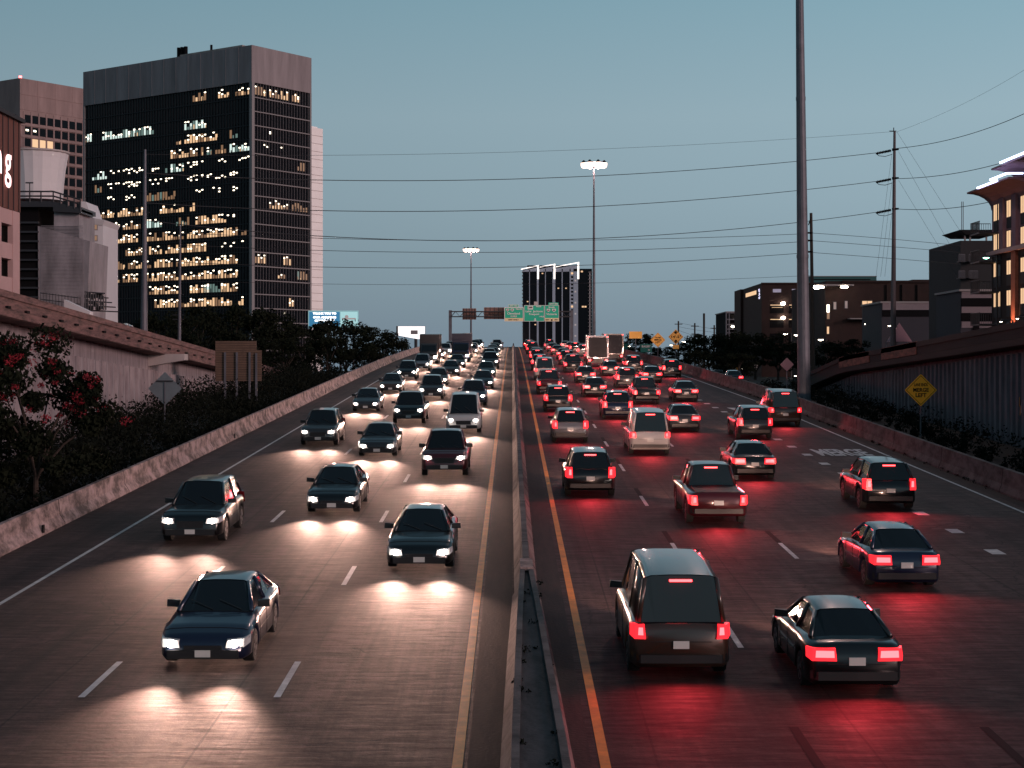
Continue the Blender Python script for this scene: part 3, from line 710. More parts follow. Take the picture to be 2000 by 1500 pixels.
for a, y_ in ((1528, 593), (1528, 621)):
    p = fg.p(Tg(a), Zg(y_), .4); mb.loft([[(p[0]+r*math.cos(q*math.pi/5), p[1]-.2, p[2]+r*.7*math.sin(q*math.pi/5)) for q in range(10)] for r in (.42, .40)])
mb.build('wall_lamp', M['lamp_small'], t)
mb = MB()
for a, b in ((1509, 1525), (1546, 1556)): fg.quad(mb, Tg(a), Tg(b), Zg(571), Zg(564.5), .05)
mb.build('high_window', mat('bluish_window', (.2, .2, .25), .4, emit=(.5, .45, .62), es=.35), t)
mb = MB(); fh.quad(mb, 6, 20, Zg(572), Zg(564), .06); mb.build('roof_level_light', M['lit_warm'], t)
mb = MB(); random.seed(9)
for k in range(12):
    q = 1.0+.1*(k % 3); z = Zg(583)+k*.16; fh.quad(mb, q+random.random()*1.2, q+1.2+random.random()*1.5, z, z+.1, .08)
mb.build('sign_letters', mat('violet_sign', (1, 1, 1), .5, emit=(.75, .70, 1), es=1.5), t)

y8 = 250.0; T8 = lambda px: (px-1000)*y8/F; Z8 = lambda py: (715-py)*y8/F
t = thing('brick_warehouse', 'long low dark brick building behind the tall transmission pole', 'building', (T8(1680), y8, -2))
mb = MB(); mb.box(T8(1612), T8(1880), y8, y8+30, -3, Z8(549)); mb.box(T8(1792), T8(1860), y8+3, y8+20, Z8(549), Z8(544)); mb.box(T8(1645), T8(1885), y8-.3, y8+30.2, Z8(552), Z8(548)-.0)
for px in (1735, 1765, 1795, 1825, 1855): mb.box(T8(px)-.3, T8(px)+.3, y8-.3, y8-.001, -3, Z8(556))
mb.build('wall', M['brick'], t)
mb = MB(); mb.box(T8(1588), T8(1660), y8-3, y8-.1, Z8(560), Z8(557)); mb.box(T8(1655), T8(1712), y8-2, y8-.1, Z8(624), Z8(622)); mb.build('canopy', M['fin_pale'], t)
for a, b, y0_, y1_, m_ in ((1684, 1693, 600, 588, 'lit_warm'), (1694, 1703, 600, 588, 'lit_warm'), (1614.5, 1620, 610, 595, 'lit_hot'), (1615, 1620, 623, 610, 'lit_dim'), (1615, 1619, 652, 638, 'lit_warm'), (1628, 1633, 604, 590, 'sign_dim'), (1650, 1655, 602, 588, 'sign_dim'), (1725, 1728, 655, 640, 'lit_dim'), (1731, 1735, 660, 640, 'lit_dim')):
    mb = MB(); mb.box(T8(a)-.12, T8(b)+.12, y8-.07, y8-.001, Z8(y0_)-.12, Z8(y1_)+.12); o = mb.build('window_frame', M['fin'], t)
    mb = MB(); mb.quad((T8(a), y8-.075, Z8(y0_)), (T8(b), y8-.075, Z8(y0_)), (T8(b), y8-.075, Z8(y1_)), (T8(a), y8-.075, Z8(y1_))); mb.build('pane', M[m_], o)
mb = MB()
for px, py, r in ((1595, 561, .8), (1604, 561, .5), (1649, 560.5, .62)):
    p = W(px, py, y8-3.1); mb.loft([[(p[0]+r*math.cos(q*math.pi/5), p[1], p[2]+r*.33*math.sin(q*math.pi/5)) for q in range(10)] for r, dy in ((r, 0), (r*.9, 0))])
mb.build('canopy_lamp', M['lamp_small'], t)

M['slate'] = mat('blue_grey_render', (.024, .024, .034), .8); M['teal'] = mat('teal_render', (.02, .09, .09), .8)
M['ribbed_white'] = mat('ribbed_white', (.28, .23, .25), .7)
def small_building(name, label, cat, x0, x1, ytop, ybot, d, depth, m_, bands=(), pale=()):
    t = thing(name, label, cat, W((x0+x1)/2, ybot, d))
    X = lambda px: (px-1000)*d/F; Zz = lambda py: (715-py)*d/F
    mb = MB(); mb.box(X(x0), X(x1), d, d+depth, min(Zz(ybot), -3), Zz(ytop)); mb.build('wall', M[m_], t)
    mb = MB()
    for a, b, c, e in bands: mb.box(X(a), X(b), d-.15, d-.002, Zz(e), Zz(c))
    if bands: mb.build('dark_opening', M['black'], t)
    for c, e in pale:
        mb = MB()
        n_ = 6
        for q in range(n_): z0 = Zz(e)+(Zz(c)-Zz(e))*q/n_; mb.box(X(x0)+.1, X(x1)-.1, d-.10, d-.003, z0+.01, z0+(Zz(c)-Zz(e))/n_*.8)
        mb.build('ribbed_band', M['ribbed_white'], t)
    mb = MB(); mb.box(X(x0)-.2, X(x1)+.2, d-.25, d+depth, Zz(ytop), Zz(ytop)+.22); mb.build('roof_edge', M['fin_pale'], t)
    return t
small_building('white_shop', 'low building with a white striped band, right of the transmission pole', 'building', 1722, 1826, 592, 660, 215, 12, 'slate', [(1722.5, 1825.5, 606, 618)], [(592, 605)])
small_building('white_shop', 'small pale striped building under the brick flats at the right edge', 'building', 1876, 1940, 569, 650, 175, 10, 'slate', [(1876.5, 1939.5, 583, 598), (1876.5, 1939.5, 612, 627), (1900, 1912, 628, 645)], [(569, 582), (599, 611), (628, 640)])
small_building('low_building', 'plain grey building between the two pale striped buildings', 'building', 1806, 1872, 603, 660, 220, 10, 'slate', [(1806.5, 1871.5, 622, 650)])
small_building('distant_building', 'teal grey flat topped building beyond the parking garage', 'building', 1582, 1712, 540, 700, 700, 30, 'teal', [(1590, 1700, 545, 547)])
small_building('open_garage', 'small open sided parking deck with lit levels left of the brick garage', 'parking garage', 1419, 1446, 610, 652, 380, 20, 'black', [])
t = [o for o in C.objects if o.name.startswith('open_garage')][0]
mb = MB()
for y_ in (611, 624, 634, 643, 650): p = W(1418, y_, 379.5); q = W(1446, y_, 379.5); mb.box(p[0], q[0], 379.0, 379.9, p[2]-.12, p[2]+.12)
for x_ in (1418.5, 1424): p = W(x_, 610, 379.4); mb.box(p[0]-.12, p[0]+.12, 379.05, 379.85, -3, p[2])
mb.build('slab_edge', M['steel'], t)
mb = MB()
for px, py, r in ((1440, 620, .62), (1431, 638, .4), (1438, 638.5, .3)):
    p = W(px, py, 378.9); mb.loft([[(p[0]+q_*math.cos(q*math.pi/5), p[1]-dd, p[2]+q_*.6*math.sin(q*math.pi/5)) for q in range(10)] for q_, dd in ((r, 0), (r*.9, .05))])
mb.build('ceiling_lamp', M['lamp_small'], t)
# pointed white awnings
for px, py in ((1757, 652), (1844, 648)):
    p = W(px, py, 205); t = thing('pointed_awning', 'peaked pale canopy tent %s' % ('just right of the transmission pole' if px < 1800 else 'in front of the grey building'), 'tent', (p[0], 205, -2), 'peaked canopy tents')
    mb = MB(); h = 1.35; n = [(p[0]-h, 204, p[2]-1), (p[0]+h, 204, p[2]-1), (p[0]+h, 206.5, p[2]-1), (p[0]-h, 206.5, p[2]-1)]; top = (p[0], 205.2, W(0, py-22, 205)[2])
    for i in range(4): mb.face([n[i], n[(i+1) % 4], top])
    mb.build('canopy', M['mauve'], t)
    mb = MB()
    for q in n: mb.tube((q[0], q[1], -2), q, .06, n=6)
    mb.build('leg', M['steel'], t)

# --- brick and stucco flats with the blue roof light, cut by the right edge
X9 = 45.0; f9 = Face((X9, 153.7), (0, -1), (-1, 0)); H = lambda z: z
t = thing('apartment_block', 'brick and pink stucco flats with glowing blue roof edge at the right side', 'apartment building', (X9, 153.7, -2))
mb = MB(); mb.box(X9, X9+25, 115, 153.7, -3, 10.4); mb.build('brick_wall', M['brick'], t)
mb = MB(); mb.box(X9, X9+25, 115, 153.6, 10.42, 15.2)
f9.box(mb, 3.4, 4.6, 10.3, 15.3, 0, .35); f9.box(mb, 7.2, 8.4, 10.3, 15.3, 0, .35); mb.build('stucco_wall', M['mauve'], t)
mb = MB(); f9.box(mb, -.1, 38, 10.3, 10.65, 0, .5); mb.build('string_course', M['pink_stucco'], t)
def cove(t0, t1, z0, z1, out, name='cornice'):
    mb = MB(); pr = []
    for k in range(7):
        a = k/6*math.pi/2; pr.append((out*(1-math.cos(a)), z0+(z1-z0)*math.sin(a)))
    rings = [[f9.p(tt, z, o) for o, z in pr] + [f9.p(tt, z1+.15, out), f9.p(tt, z1+.15, -3), f9.p(tt, z0, -3)] for tt in (t0, t1)]
    mb.loft(rings); return mb.build(name, M['mauve'], t)
cove(-.1, 12.7, 14.6, 16.15, 2.3); cove(7.7, 38, 16.3, 17.45, 2.3)
mb = MB(); mb.box(X9+.3, X9+22, 116, 146, 15.2, 17.3); mb.build('top_storey', M['mauve'], t)
for a, b, z in ((3.7, 9.7, 16.3), (7.7, 12.7, 16.6), (10.7, 30, 17.75)):
    mb = MB(); f9.box(mb, a, b, z-.07, z+.07, 2.3, 2.46)
    if z == 16.6: f9.box(mb, b-.12, b, z-.07, z+.07, 1.0, 2.3)
    mb.build('neon_strip', M['neon'], t)
mb = MB()
for a, b in ((.5, 1.15), (1.25, 1.7)):
    pass
random.seed(4)
for k, (zt, zb_) in enumerate(((15.1, 12.6), (12.3, 9.9), (9.6, 7.4), (6.9, 4.6), (4.0, 2.9))):
    for (a, b, fr_) in ((.9, 1.9, 1), (4.9, 6.1, 1), (9.0, 10.2, 1), (2.3, 2.9, .8), (12.8, 14, 1), (17, 18.2, 1)):
        m_ = M['lit_warm'] if (a in (.9, 4.9, 9.0) or random.random() < .4) and k < 4 else M['glass_dark']
        mb = MB(); f9.box(mb, a-.1, b+.1, zb_-.1, zt+.05, 0, .06); o = mb.build('window_frame', M['fin'], t)
        mb = MB(); mid = (a+b)/2
        f9.quad(mb, a, mid-.04, zb_+.9, zt-.05, .075); f9.quad(mb, mid+.04, b, zb_+.9, zt-.05, .075); mb.build('pane', m_, o)
for k, z in enumerate((12.35, 9.7, 6.9, 3.9)):
    mb = MB(); f9.box(mb, -.4, 2.6, z-.14, z, 0, 1.9); o = mb.build('balcony', M['dark_steel'], t)
    mb = MB()
    f9.box(mb, -.4, 2.6, z+1.0, z+1.06, 1.84, 1.9); f9.box(mb, -.4, -.34, z+1.0, z+1.06, 0, 1.9)
    for q in range(16): f9.box(mb, -.4+q*.195, -.37+q*.195, z, z+1.0, 1.85, 1.89)
    for q in range(9): f9.box(mb, -.4, -.36, z, z+1.0, q*.21, q*.21+.03)
    mb.build('railing', M['dark_steel'], o)
mb = MB(); f9.box(mb, 6.9, 8.1, -3, 10.3, 0, .3); mb.build('brick_pier', mat('lit_brick', (.30, .10, .06), .9, noise=(2, .3)), t)  # paler copy of the brick, uplight glow also put into the colour
for a in (7.1, 7.9):
    mb = MB(); p = f9.p(a, 2.9, .75); mb.tube((p[0], p[1], 2.7), (p[0], p[1], 2.95), .12, n=8); o = mb.build('uplight', M['lamp_small'], t)
    l = bpy.data.lights.new('uplight_beam', 'SPOT'); l.energy = 420; l.color = (1, .42, .22); l.spot_size = R(60); l.shadow_soft_size = .1
    lo = bpy.data.objects.new('uplight_beam', l); C.objects.link(lo); lo.parent = t; lo.location = Vector((p[0]-.15, p[1], 3.0)) - Vector(t.location)
    lo.rotation_euler = (Vector((.16, 0, 1))).to_track_quat('-Z', 'Y').to_euler()
# dark flats with a roof canopy beyond
D = 185; X = lambda px: (px-1000)*D/F; Zz = lambda py: (715-py)*D/F
t = thing('apartment_block', 'dark flats with a flat roof canopy just left of the blue lit building', 'apartment building', (X(1905), D, -2))
mb = MB(); mb.box(X(1876), X(1950), D, D+14, -3, Zz(470)); mb.build('wall', mat('dark_slate', (.012, .013, .016), .8), t)
mb = MB(); mb.hexa([(X(1884), D-.5, Zz(459)), (X(1942), D-.5, Zz(459)), (X(1942), D+6, Zz(459)), (X(1884), D+6, Zz(459)), (X(1871), D-1, Zz(450)), (X(1945), D-1, Zz(450)), (X(1945), D+7, Zz(450)), (X(1871), D+7, Zz(450))]); mb.build('roof_canopy', M['fin'], t)
mb = MB()
for px in (1886, 1896, 1928): mb.box(X(px)-.08, X(px)+.08, D+.2, D+.4, Zz(470), Zz(458))
mb.build('canopy_post', M['fin_pale'], t)
for y_ in (513, 545):
    mb = MB(); mb.box(X(1868), X(1880), D-1.2, D-.002, Zz(y_), Zz(y_)+.12); mb.box(X(1888), X(1905), D-1.0, D-.002, Zz(y_), Zz(y_)+.12); o = mb.build('balcony', M['dark_steel'], t)
    mb = MB()
    for a, b in ((1868, 1880), (1888, 1905)):
        mb.box(X(a), X(b), D-1.0, D-.95, Zz(y_)+.85, Zz(y_)+.9)
        for q in range(8): x_ = X(a)+(X(b)-X(a))*q/7; mb.box(x_-.015, x_+.015, D-1.0, D-.96, Zz(y_)+.1, Zz(y_)+.85)
    mb.build('railing', M['steel'], o)
mb = MB(); mb.tube((X(1883), D+1, Zz(450)), (X(1883), D+1, Zz(392)), .04, n=5); mb.tube((X(1886), D+1, Zz(450)), (X(1886), D+1, Zz(392)), .04, n=5); mb.build('antenna', M['dark_steel'], t)
# ---------------------------------------------------------------- masts and poles
def mast(px, py_top, d, label, rb, rt, lean=0, lit=True, light_w=0, spread=2.3, zb=None, n=8, lw=1.6):
    b = W(px, 715, d); zb = ground_z(b[0], d) if zb is None else zb
    zt = (715-py_top)*d/F
    t = thing('light_mast', label, 'light mast', (b[0], d, zb), 'tall highway light masts')
    top = (b[0]+lean, d, zt)
    mb = MB(); mb.tube((b[0], d, zb), top, rb, rt, 14)
    for k in range(1, 4):
        q = Vector((b[0], d, zb)).lerp(Vector(top), k/4); r = rb+(rt-rb)*k/4; mb.tube(q, q+Vector((0, 0, .25)), r*1.07, r*1.07, 14)
    mb.build('pole', M['steel'], t, smooth=False)
    mb = MB(); mb.tube((b[0], d, zb-.1), (b[0], d, zb+.25), rb*1.5, rb*1.5, 12); mb.build('base_plate', M['concrete'], t)
    mb = MB(); rr_ = spread
    pts = [(top[0]+rr_*math.cos(a*math.pi/8), d+rr_*math.sin(a*math.pi/8), zt+.2) for a in range(17)]
    mb.path(pts, .06)
    for a in range(0, 16, 4): mb.tube((top[0], d, zt+.1), pts[a], .06, n=6)
    mb.build('ring', M['dark_steel'], t)
    for k in range(n):
        a = 2*math.pi*k/n+.35; x, y = top[0]+rr_*math.cos(a), d+rr_*math.sin(a)
        mb = MB(); mb.tube((x, y, zt+.65), (x, y, zt+.1), .14, .38*lw, 10, cap=False); o = mb.build('lamp_housing', M['dark_steel'], t)
        mb = MB(); rings = [[(x+r*lw*math.cos(q*math.pi/5), y+r*lw*math.sin(q*math.pi/5), z) for q in range(10)] for r, z in ((.38, zt+.1), (.40, zt-.16*lw), (.30, zt-.42*lw), (.08, zt-.55*lw))]
        mb.loft(rings); mb.build('lamp', M['lamp'] if lit else M['sign_dim'], o)
    if light_w:
        l = bpy.data.lights.new('mast_light', 'POINT'); l.energy = light_w; l.color = (1, .62, .55); l.shadow_soft_size = 1.2
        lo = bpy.data.objects.new('mast_light', l); C.objects.link(lo); lo.parent = t; lo.location = Vector((top[0], d, zt-.8)) - Vector(t.location)
    return t
mast(1160, 320, 342, 'lit mast right of the sign gantry, its lamps high in the open sky', .42, .14, light_w=9000)
mast(920, 487, 560, 'smaller looking lit mast far off, above the left end of the sign gantry', .42, .16, light_w=6000, zb=-3)
mast(1571, -420, 115, 'thick grey mast rising out of the top of the picture beside the right barrier', .47, .17, lean=-.5, light_w=14000, zb=-3.5)
# poles on the left ramp
for px, py, d, rb, rt, lab in ((281, 292, 128, .30, .09, 'thick tapered grey pole on the left ramp in front of the dark office tower'), (350, 438, 150, .17, .07, 'thin tapered grey pole on the left ramp, right of the thicker one')):
    b = W(px, 715, d); zb = LT(d)-.85
    t = thing('light_pole', lab, 'pole', (b[0], d, zb), 'grey poles on the left ramp')
    mb = MB(); mb.tube((b[0], d, zb), (b[0]+.1, d, (715-py)*d/F), rb, rt, 12); mb.build('shaft', M['steel'], t, smooth=False)
    mb = MB(); mb.box(b[0]-rb*1.6, b[0]+rb*1.6, d-rb*1.6, d+rb*1.6, zb-.02, zb+.12); mb.build('base_plate', M['concrete'], t)
    mb = MB(); z_ = (715-py)*d/F
    for q in ((.35, .38, .52, .66) if rb < .2 else (.45, .7)): zz = zb+(z_-zb)*q; mb.tube((b[0]-.5*(rb < .2)-.1, d, zz), (b[0]+.4, d, zz), .045, n=6)
    mb.build('bracket', M['dark_steel'], t)
# transmission pole
Dp = 190.0
b = W(1745.5, 715, Dp); zt = (715-256)*Dp/F
tp_ = thing('transmission_pole', 'tall slim steel transmission pole carrying three insulator arms, right of the thick mast', 'utility pole', (b[0], Dp, -2))
mb = MB(); mb.tube((b[0]-.1, Dp, -2), (b[0]+.1, Dp, zt), .36, .14, 12); mb.build('shaft', mat('rusty_steel', (.11, .085, .09), .7, noise=(1, .3, (1, 1, .2))), tp_)
arms = [(294, 'upper'), (350, 'middle'), (410, 'lower')]
for py, _ in arms:
    z = (715-py)*Dp/F; mb = MB()
    mb.tube((b[0]-.2, Dp, z+.1), (b[0]+.55, Dp-.2, z+.12), .16, .10, 8); o = mb.build('crossarm', M['black'], tp_)
    mb = MB(); mb.tube((b[0]-.3, Dp, z), (b[0]-2.0, Dp+.3, z-.32), .11, .09, 8)
    for k in range(9): c0 = Vector((b[0]-.4-.17*k, Dp+.03*k, z-.02-.032*k)); mb.tube(c0, c0+Vector((-.06, 0, -.01)), .17, .17, 8)
    mb.build('insulator', M['black'], o)
    mb = MB(); mb.path([(b[0]-2.0, Dp+.3, z-.32), (b[0]-1.7, Dp, z-.62), (b[0]-1.0, Dp-.1, z-.7), (b[0]-.2, Dp-.1, z-.45)], .035); mb.build('jumper_cable', M['wire'], o)
mb = MB(); mb.tube((b[0]-.5, Dp, zt), (b[0]+.3, Dp, zt), .05, n=6); mb.tube((b[0], Dp, zt), (b[0], Dp, zt+.4), .05, n=6); mb.build('top_cap', M['black'], tp_)
# guy wires of that pole
for (x0, y0_, x1, y1_, lab) in ((1752, 258, 1882, 462, 'first thin guy cable falling to the right from the transmission pole top'), (1755, 296, 1878, 520, 'thin guy cable falling to the right from the upper insulator arm'), (1755, 352, 1872, 545, 'thin guy cable falling to the right from the middle insulator arm'),
                               (1742, 300, 1711, 540, 'steep thin guy cable left of the transmission pole, upper arm'), (1742, 356, 1720, 540, 'steep thin guy cable left of the transmission pole, middle arm'), (1742, 416, 1728, 540, 'steep thin guy cable left of the transmission pole, lower arm')):
    mb = MB(); mb.tube(W(x0, y0_, Dp), W(x1, y1_, Dp-8), .014, n=5, cap=False)
    mb.build('guy_cable', M['wire'], label=lab, category='cable', group='guy cables of the transmission pole')
# dark wooden pole
Dw = 168.0; b2 = W(1585, 715, Dw)
t = thing('utility_pole', 'dark wooden utility pole directly behind the thick mast on the right', 'utility pole', (b2[0], Dw, -2.5))
mb = MB(); mb.tube((b2[0]+.2, Dw, -2.5), (b2[0]-.05, Dw, (715-416)*Dw/F), .24, .15, 10); mb.build('shaft', M['pole_wood'], t)
mb = MB()
for py in (455, 470, 492): z = (715-py)*Dw/F; mb = MB(); mb.tube((b2[0]-.45, Dw-.2, z), (b2[0]+.1, Dw-.2, z), .10, .06, 8); mb.build('insulator', M['black'], t)
mb = MB(); mb.tube((b2[0]-.35, Dw-.2, (715-440)*Dw/F), (b2[0]-.1, Dw-.2, (715-425)*Dw/F), .05, n=6); mb.build('bracket', M['black'], t)
# overhead wires: points are given where each wire crosses the sky, all strung 2-3 hundred metres off
def wire(pts, lab, r=.032, d=(188, 190)):
    # smooth chain through the points
    P = []
    xs_ = [p[0] for p in pts]
    n = 26; x0, x1 = xs_[0], xs_[-1]
    def interp(x):     # Lagrange for 3 points, linear otherwise
        if len(pts) == 3:
            s_ = 0
            for i in range(3):
                w_ = pts[i][1]
                for j in range(3):
                    if j != i: w_ *= (x-pts[j][0])/(pts[i][0]-pts[j][0])
                s_ += w_
            return s_
        return lerp(pts, x)
    for k in range(n+1):
        x = x0+(x1-x0)*k/n; P.append(W(x, interp(x), d[0]+(d[1]-d[0])*k/n))
    mb = MB(); mb.path(P, r, 5); return mb.build('overhead_wire', M['wire'], label=lab, category='cable', group='overhead wires across the highway')
wire([(281, 301), (1000, 297), (1745, 257)], 'topmost faint wire, from the thick left pole to the transmission pole top', .014, (128, 190))
wire([(281, 338), (900, 352), (1725, 297)], 'dark wire ending at the upper insulator arm, second from the top', .034, (128, 190))
wire([(281, 396), (900, 412), (1722, 353)], 'dark wire ending at the middle insulator arm', .034, (128, 190))
wire([(281, 430), (1000, 470), (1722, 413)], 'sagging dark wire ending at the lower insulator arm', .034, (128, 190))
wire([(350, 455), (1000, 470), (1583, 456)], 'upper of three wires that end on the dark wooden pole, crossing another wire', .024, (150, 168))
wire([(350, 478), (920, 493), (1583, 471)], 'middle of three wires that end on the dark wooden pole', .026, (150, 168))
wire([(350, 512), (900, 523), (1583, 493)], 'lower of three wires that end on the dark wooden pole', .026, (150, 168))
wire([(350, 548), (900, 556), (1583, 538)], 'lowest faint wire across the sky, just above the gantry', .016, (150, 168))
wire([(1583, 455), (1730, 466), (1876, 480)], 'upper wire from the wooden pole to the dark flats', .024, (168, 184))
wire([(1583, 470), (1730, 481), (1876, 493)], 'middle wire from the wooden pole to the dark flats', .024, (168, 184))
wire([(1583, 493), (1730, 504), (1876, 516)], 'lower wire from the wooden pole to the dark flats', .024, (168, 184))
wire([(1750, 290), (1880, 266), (2030, 208)], 'dark wire rising to the right from the upper insulator arm', .034, (190, 150))
wire([(1750, 349), (1880, 336), (2030, 294)], 'dark wire rising to the right from the middle insulator arm', .034, (190, 150))
wire([(1750, 408), (1870, 405), (1975, 384)], 'dark wire rising to the right from the lower insulator arm', .034, (190, 152))
wire([(1750, 258), (1860, 213), (2030, 118)], 'very thin wire rising to the right from the transmission pole top', .012, (190, 150))
# far small poles and their wires
for px, py, lab in ((1325, 627, 'far dark utility pole rising behind the clearance sign'), (1357, 631, 'far dark utility pole with a crossarm, left of the plain one'), (1375, 612, 'tallest plain far pole above the dark trees'), (1395, 635, 'shortest far utility pole, near the open sided parking deck')):
    d = 420; p = W(px, 715, d); z = (715-py)*d/F
    t = thing('utility_pole', lab, 'utility pole', (p[0], d, -2), 'far utility poles over the trees')
    mb = MB(); mb.tube((p[0], d, -2), (p[0], d, z), .28 if py == 612 else .2, n=8); mb.build('shaft', M['pole_wood'], t)
    if py in (631, 635, 627):
        mb = MB(); mb.box(p[0]-1.0, p[0]+1.0, d-.3, d-.18, z-.9, z-.7)
        if py == 631: mb.box(p[0]-.9, p[0]+.9, d-.3, d-.18, z-2.9, z-2.7)
        mb.build('crossarm', M['pole_wood'], t)
for k, (y0_, y1_, y2_) in enumerate(((630, 637, 637), (638, 643, 644), (645, 656, 660))):
    wire([(1325, y0_), (1357, (y0_+y2_)/2+3), (1420, y1_+8)], ['upper', 'middle', 'lower'][k]+' thin line strung between the far utility poles', .03, (420, 420))

# ---------------------------------------------------------------- sign gantry
Dg = 400.0; GX = lambda px: (px-1000)*Dg/F; GZ = lambda py: (715-py)*Dg/F
t = thing('sign_gantry', 'steel truss gantry spanning the highway at the crest', 'sign gantry', (GX(1000), Dg, zr(400)))
mb = MB()
for px in (879.5, 1116.5): mb.box(GX(px)-.38, GX(px)+.38, Dg-.4, Dg+.4, zr(400)-1, GZ(606))
mb.build('post', M['steel'], t)
mb = MB()
for yy in (-.75, .75):
    for py in (608.5, 618.5): mb.box(GX(881), GX(1115), Dg+yy-.09, Dg+yy+.09, GZ(py)-.11, GZ(py)+.11)
    n = 27
    for k in range(n):
        a, b_ = GX(881+234*k/n), GX(881+234*(k+1)/n)
        mb.tube((a, Dg+yy, GZ(608.5)), (b_, Dg+yy, GZ(618.5)), .06, n=4) if k % 2 else mb.tube((a, Dg+yy, GZ(618.5)), (b_, Dg+yy, GZ(608.5)), .06, n=4)
mb.build('truss', M['dark_steel'], t)
def panel_back(x0, x1, y0_, y1_, lab):
    t2 = thing('highway_sign', lab, 'road sign', (GX((x0+x1)/2), Dg+1.2, GZ((y0_+y1_)/2)), 'sign backs on the gantry')
    mb = MB(); mb.box(GX(x0), GX(x1), Dg+1.1, Dg+1.2, GZ(y1_), GZ(y0_)); mb.build('panel', mat('sign_back_tan', (.30, .17, .14), .8), t2)
    mb = MB()
    for k in range(5): x = GX(x0)+(GX(x1)-GX(x0))*(k+.5)/5; mb.box(x-.06, x+.06, Dg+1.0, Dg+1.098, GZ(y1_), GZ(y0_))
    for k in range(4): z = GZ(y1_)+(GZ(y0_)-GZ(y1_))*(k+.5)/4; mb.box(GX(x0), GX(x1), Dg+1.02, Dg+1.095, z-.05, z+.05)
    mb.build('stiffener', M['dark_steel'], t2)
panel_back(903, 930, 602, 624, 'leftmost back of a sign seen through the gantry truss')
panel_back(945, 986, 600, 623, 'wide back of a sign left of the white bordered green sign')
def shield(mb, x, z, w, h, y, mi=0):
    mb.face([(x-w/2, y, z+h*.3), (x-w*.3, y, z+h/2), (x, y, z+h*.4), (x+w*.3, y, z+h/2), (x+w/2, y, z+h*.3), (x+w*.45, y, z-h*.1), (x, y, z-h/2), (x-w*.45, y, z-h*.1)][::-1], mi)
def gsign(x0, x1, y0_, y1_, lab, cream, border):
    t2 = thing('highway_sign', lab, 'road sign', (GX((x0+x1)/2), Dg-1.3, GZ((y0_+y1_)/2)), 'green signs on the gantry')
    mb = MB(); mb.box(GX(x0), GX(x1), Dg-1.3, Dg-1.2, GZ(y1_), GZ(y0_)); mb.build('panel', M['green_sign'], t2)
    mb = MB(); w = border; X0, X1, Z0, Z1 = GX(x0), GX(x1), GZ(y1_), GZ(y0_)
    for q in ((X0, X1, Z1-w, Z1), (X0, X1, Z0, Z0+w), (X0, X0+w, Z0+w, Z1-w), (X1-w, X1, Z0+w, Z1-w)): mb.box(q[0], q[1], Dg-1.33, Dg-1.303, q[2], q[3])
    mb.build('border', M['sign_white'], t2)
    if cream:
        mb = MB(); a, b_ = cream; mb.box(GX(a), GX(b_), Dg-1.34, Dg-1.302, Z0+w*.4, GZ(621.5)); mb.build('exit_only_strip', M['sign_cream'], t2)
    return t2
g1 = gsign(985, 1022.5, 600.5, 628, 'small green highway sign with thick white border reading Cleveland', (986, 1021.8), .17)
g2 = gsign(1023.5, 1063, 596.5, 628, 'green highway sign reading Lake Jackson and Freeport with a down arrow', None, .09)
g3 = gsign(1063.6, 1091.5, 596.5, 628, 'green highway sign reading South Victoria with a yellow strip, right end of the row', (1063.9, 1091.2), .09)
mb = MB(); mb.box(GX(993), GX(1013), Dg-1.3, Dg-1.2, GZ(600.3), GZ(595)); mb.build('exit_tab', M['sign_white'], g1)
mb = MB(); mb.box(GX(993.8), GX(1012.2), Dg-1.32, Dg-1.302, GZ(599.9), GZ(595.6)); mb.build('tab_panel', M['green_sign'], g1)
mb = MB(); mb.box(GX(1071), GX(1090.5), Dg-1.3, Dg-1.2, GZ(596.3), GZ(591.5)); mb.build('exit_tab', M['green_sign'], g3)
mb = MB(); mb.box(GX(1043), GX(1050.5), Dg-1.3, Dg-1.2, GZ(596.2), GZ(589.5)); mb.build('number_tab', M['sign_dim'], g2)
FM = facing(Vector((GX(1000), Dg-1.35, GZ(612))))
pxm = Dg/F
def gl(items, parent, m_='sign_white', name='lettering', yo=0):
    it = [(tx_, (x-1000)*pxm, (612-y)*pxm, s*pxm, .018, (w*pxm if w else None)) for tx_, x, y, s, w in items]
    return lettering(it, M[m_], parent, Matrix.Translation((0, -yo, 0)) @ FM, name)
gl([('EXIT 45A', 1003, 597.8, 3.6, 15), ('North', 1013.5, 604, 4, 12), ('Cleveland', 1003, 612.8, 5.6, 25), ('1/2 MILE', 1003, 618.2, 4.2, 12)], g1)
gl([('South', 1052, 599, 3.6, 10), ('Lake  Jackson', 1043, 608.5, 5, 33), ('Freeport', 1043, 614, 5, 20), ('1 MILE', 1057, 618.8, 3.4, 9)], g2)
gl([('South', 1077, 600.5, 4, 12), ('Victoria', 1077, 614, 5, 21), ('EXIT 45B', 1081, 594, 3.6, 16)], g3)
gl([('EXIT', 1069, 625, 3, 7), ('ONLY', 1086, 625, 3, 7)], g3, 'black_line', 'strip_lettering')
gl([('EXIT ONLY', 1003, 625, 3.2, 20)], g1, 'black_line', 'strip_lettering')
mb = MB()
for x, z_, s in ((991.5, 606, 6.5), (1000.5, 606, 7)): shield(mb, GX(x), GZ(z_), s*pxm, 6*pxm, Dg-1.36)
mb.build('route_shield', M['sign_white'], g1)
mb = MB(); mb.box(GX(1030.5), GX(1041), Dg-1.37, Dg-1.33, GZ(604.8), GZ(597.8)); mb.build('route_marker', M['sign_white'], g2)
gl([('288', 1035.7, 601, 4.5, 8)], g2, 'black_line', 'route_number', .04)
mb = MB()
for x, s in ((1071, 7), (1081.8, 8)): shield(mb, GX(x), GZ(606.5), s*pxm, 6.5*pxm, Dg-1.36)
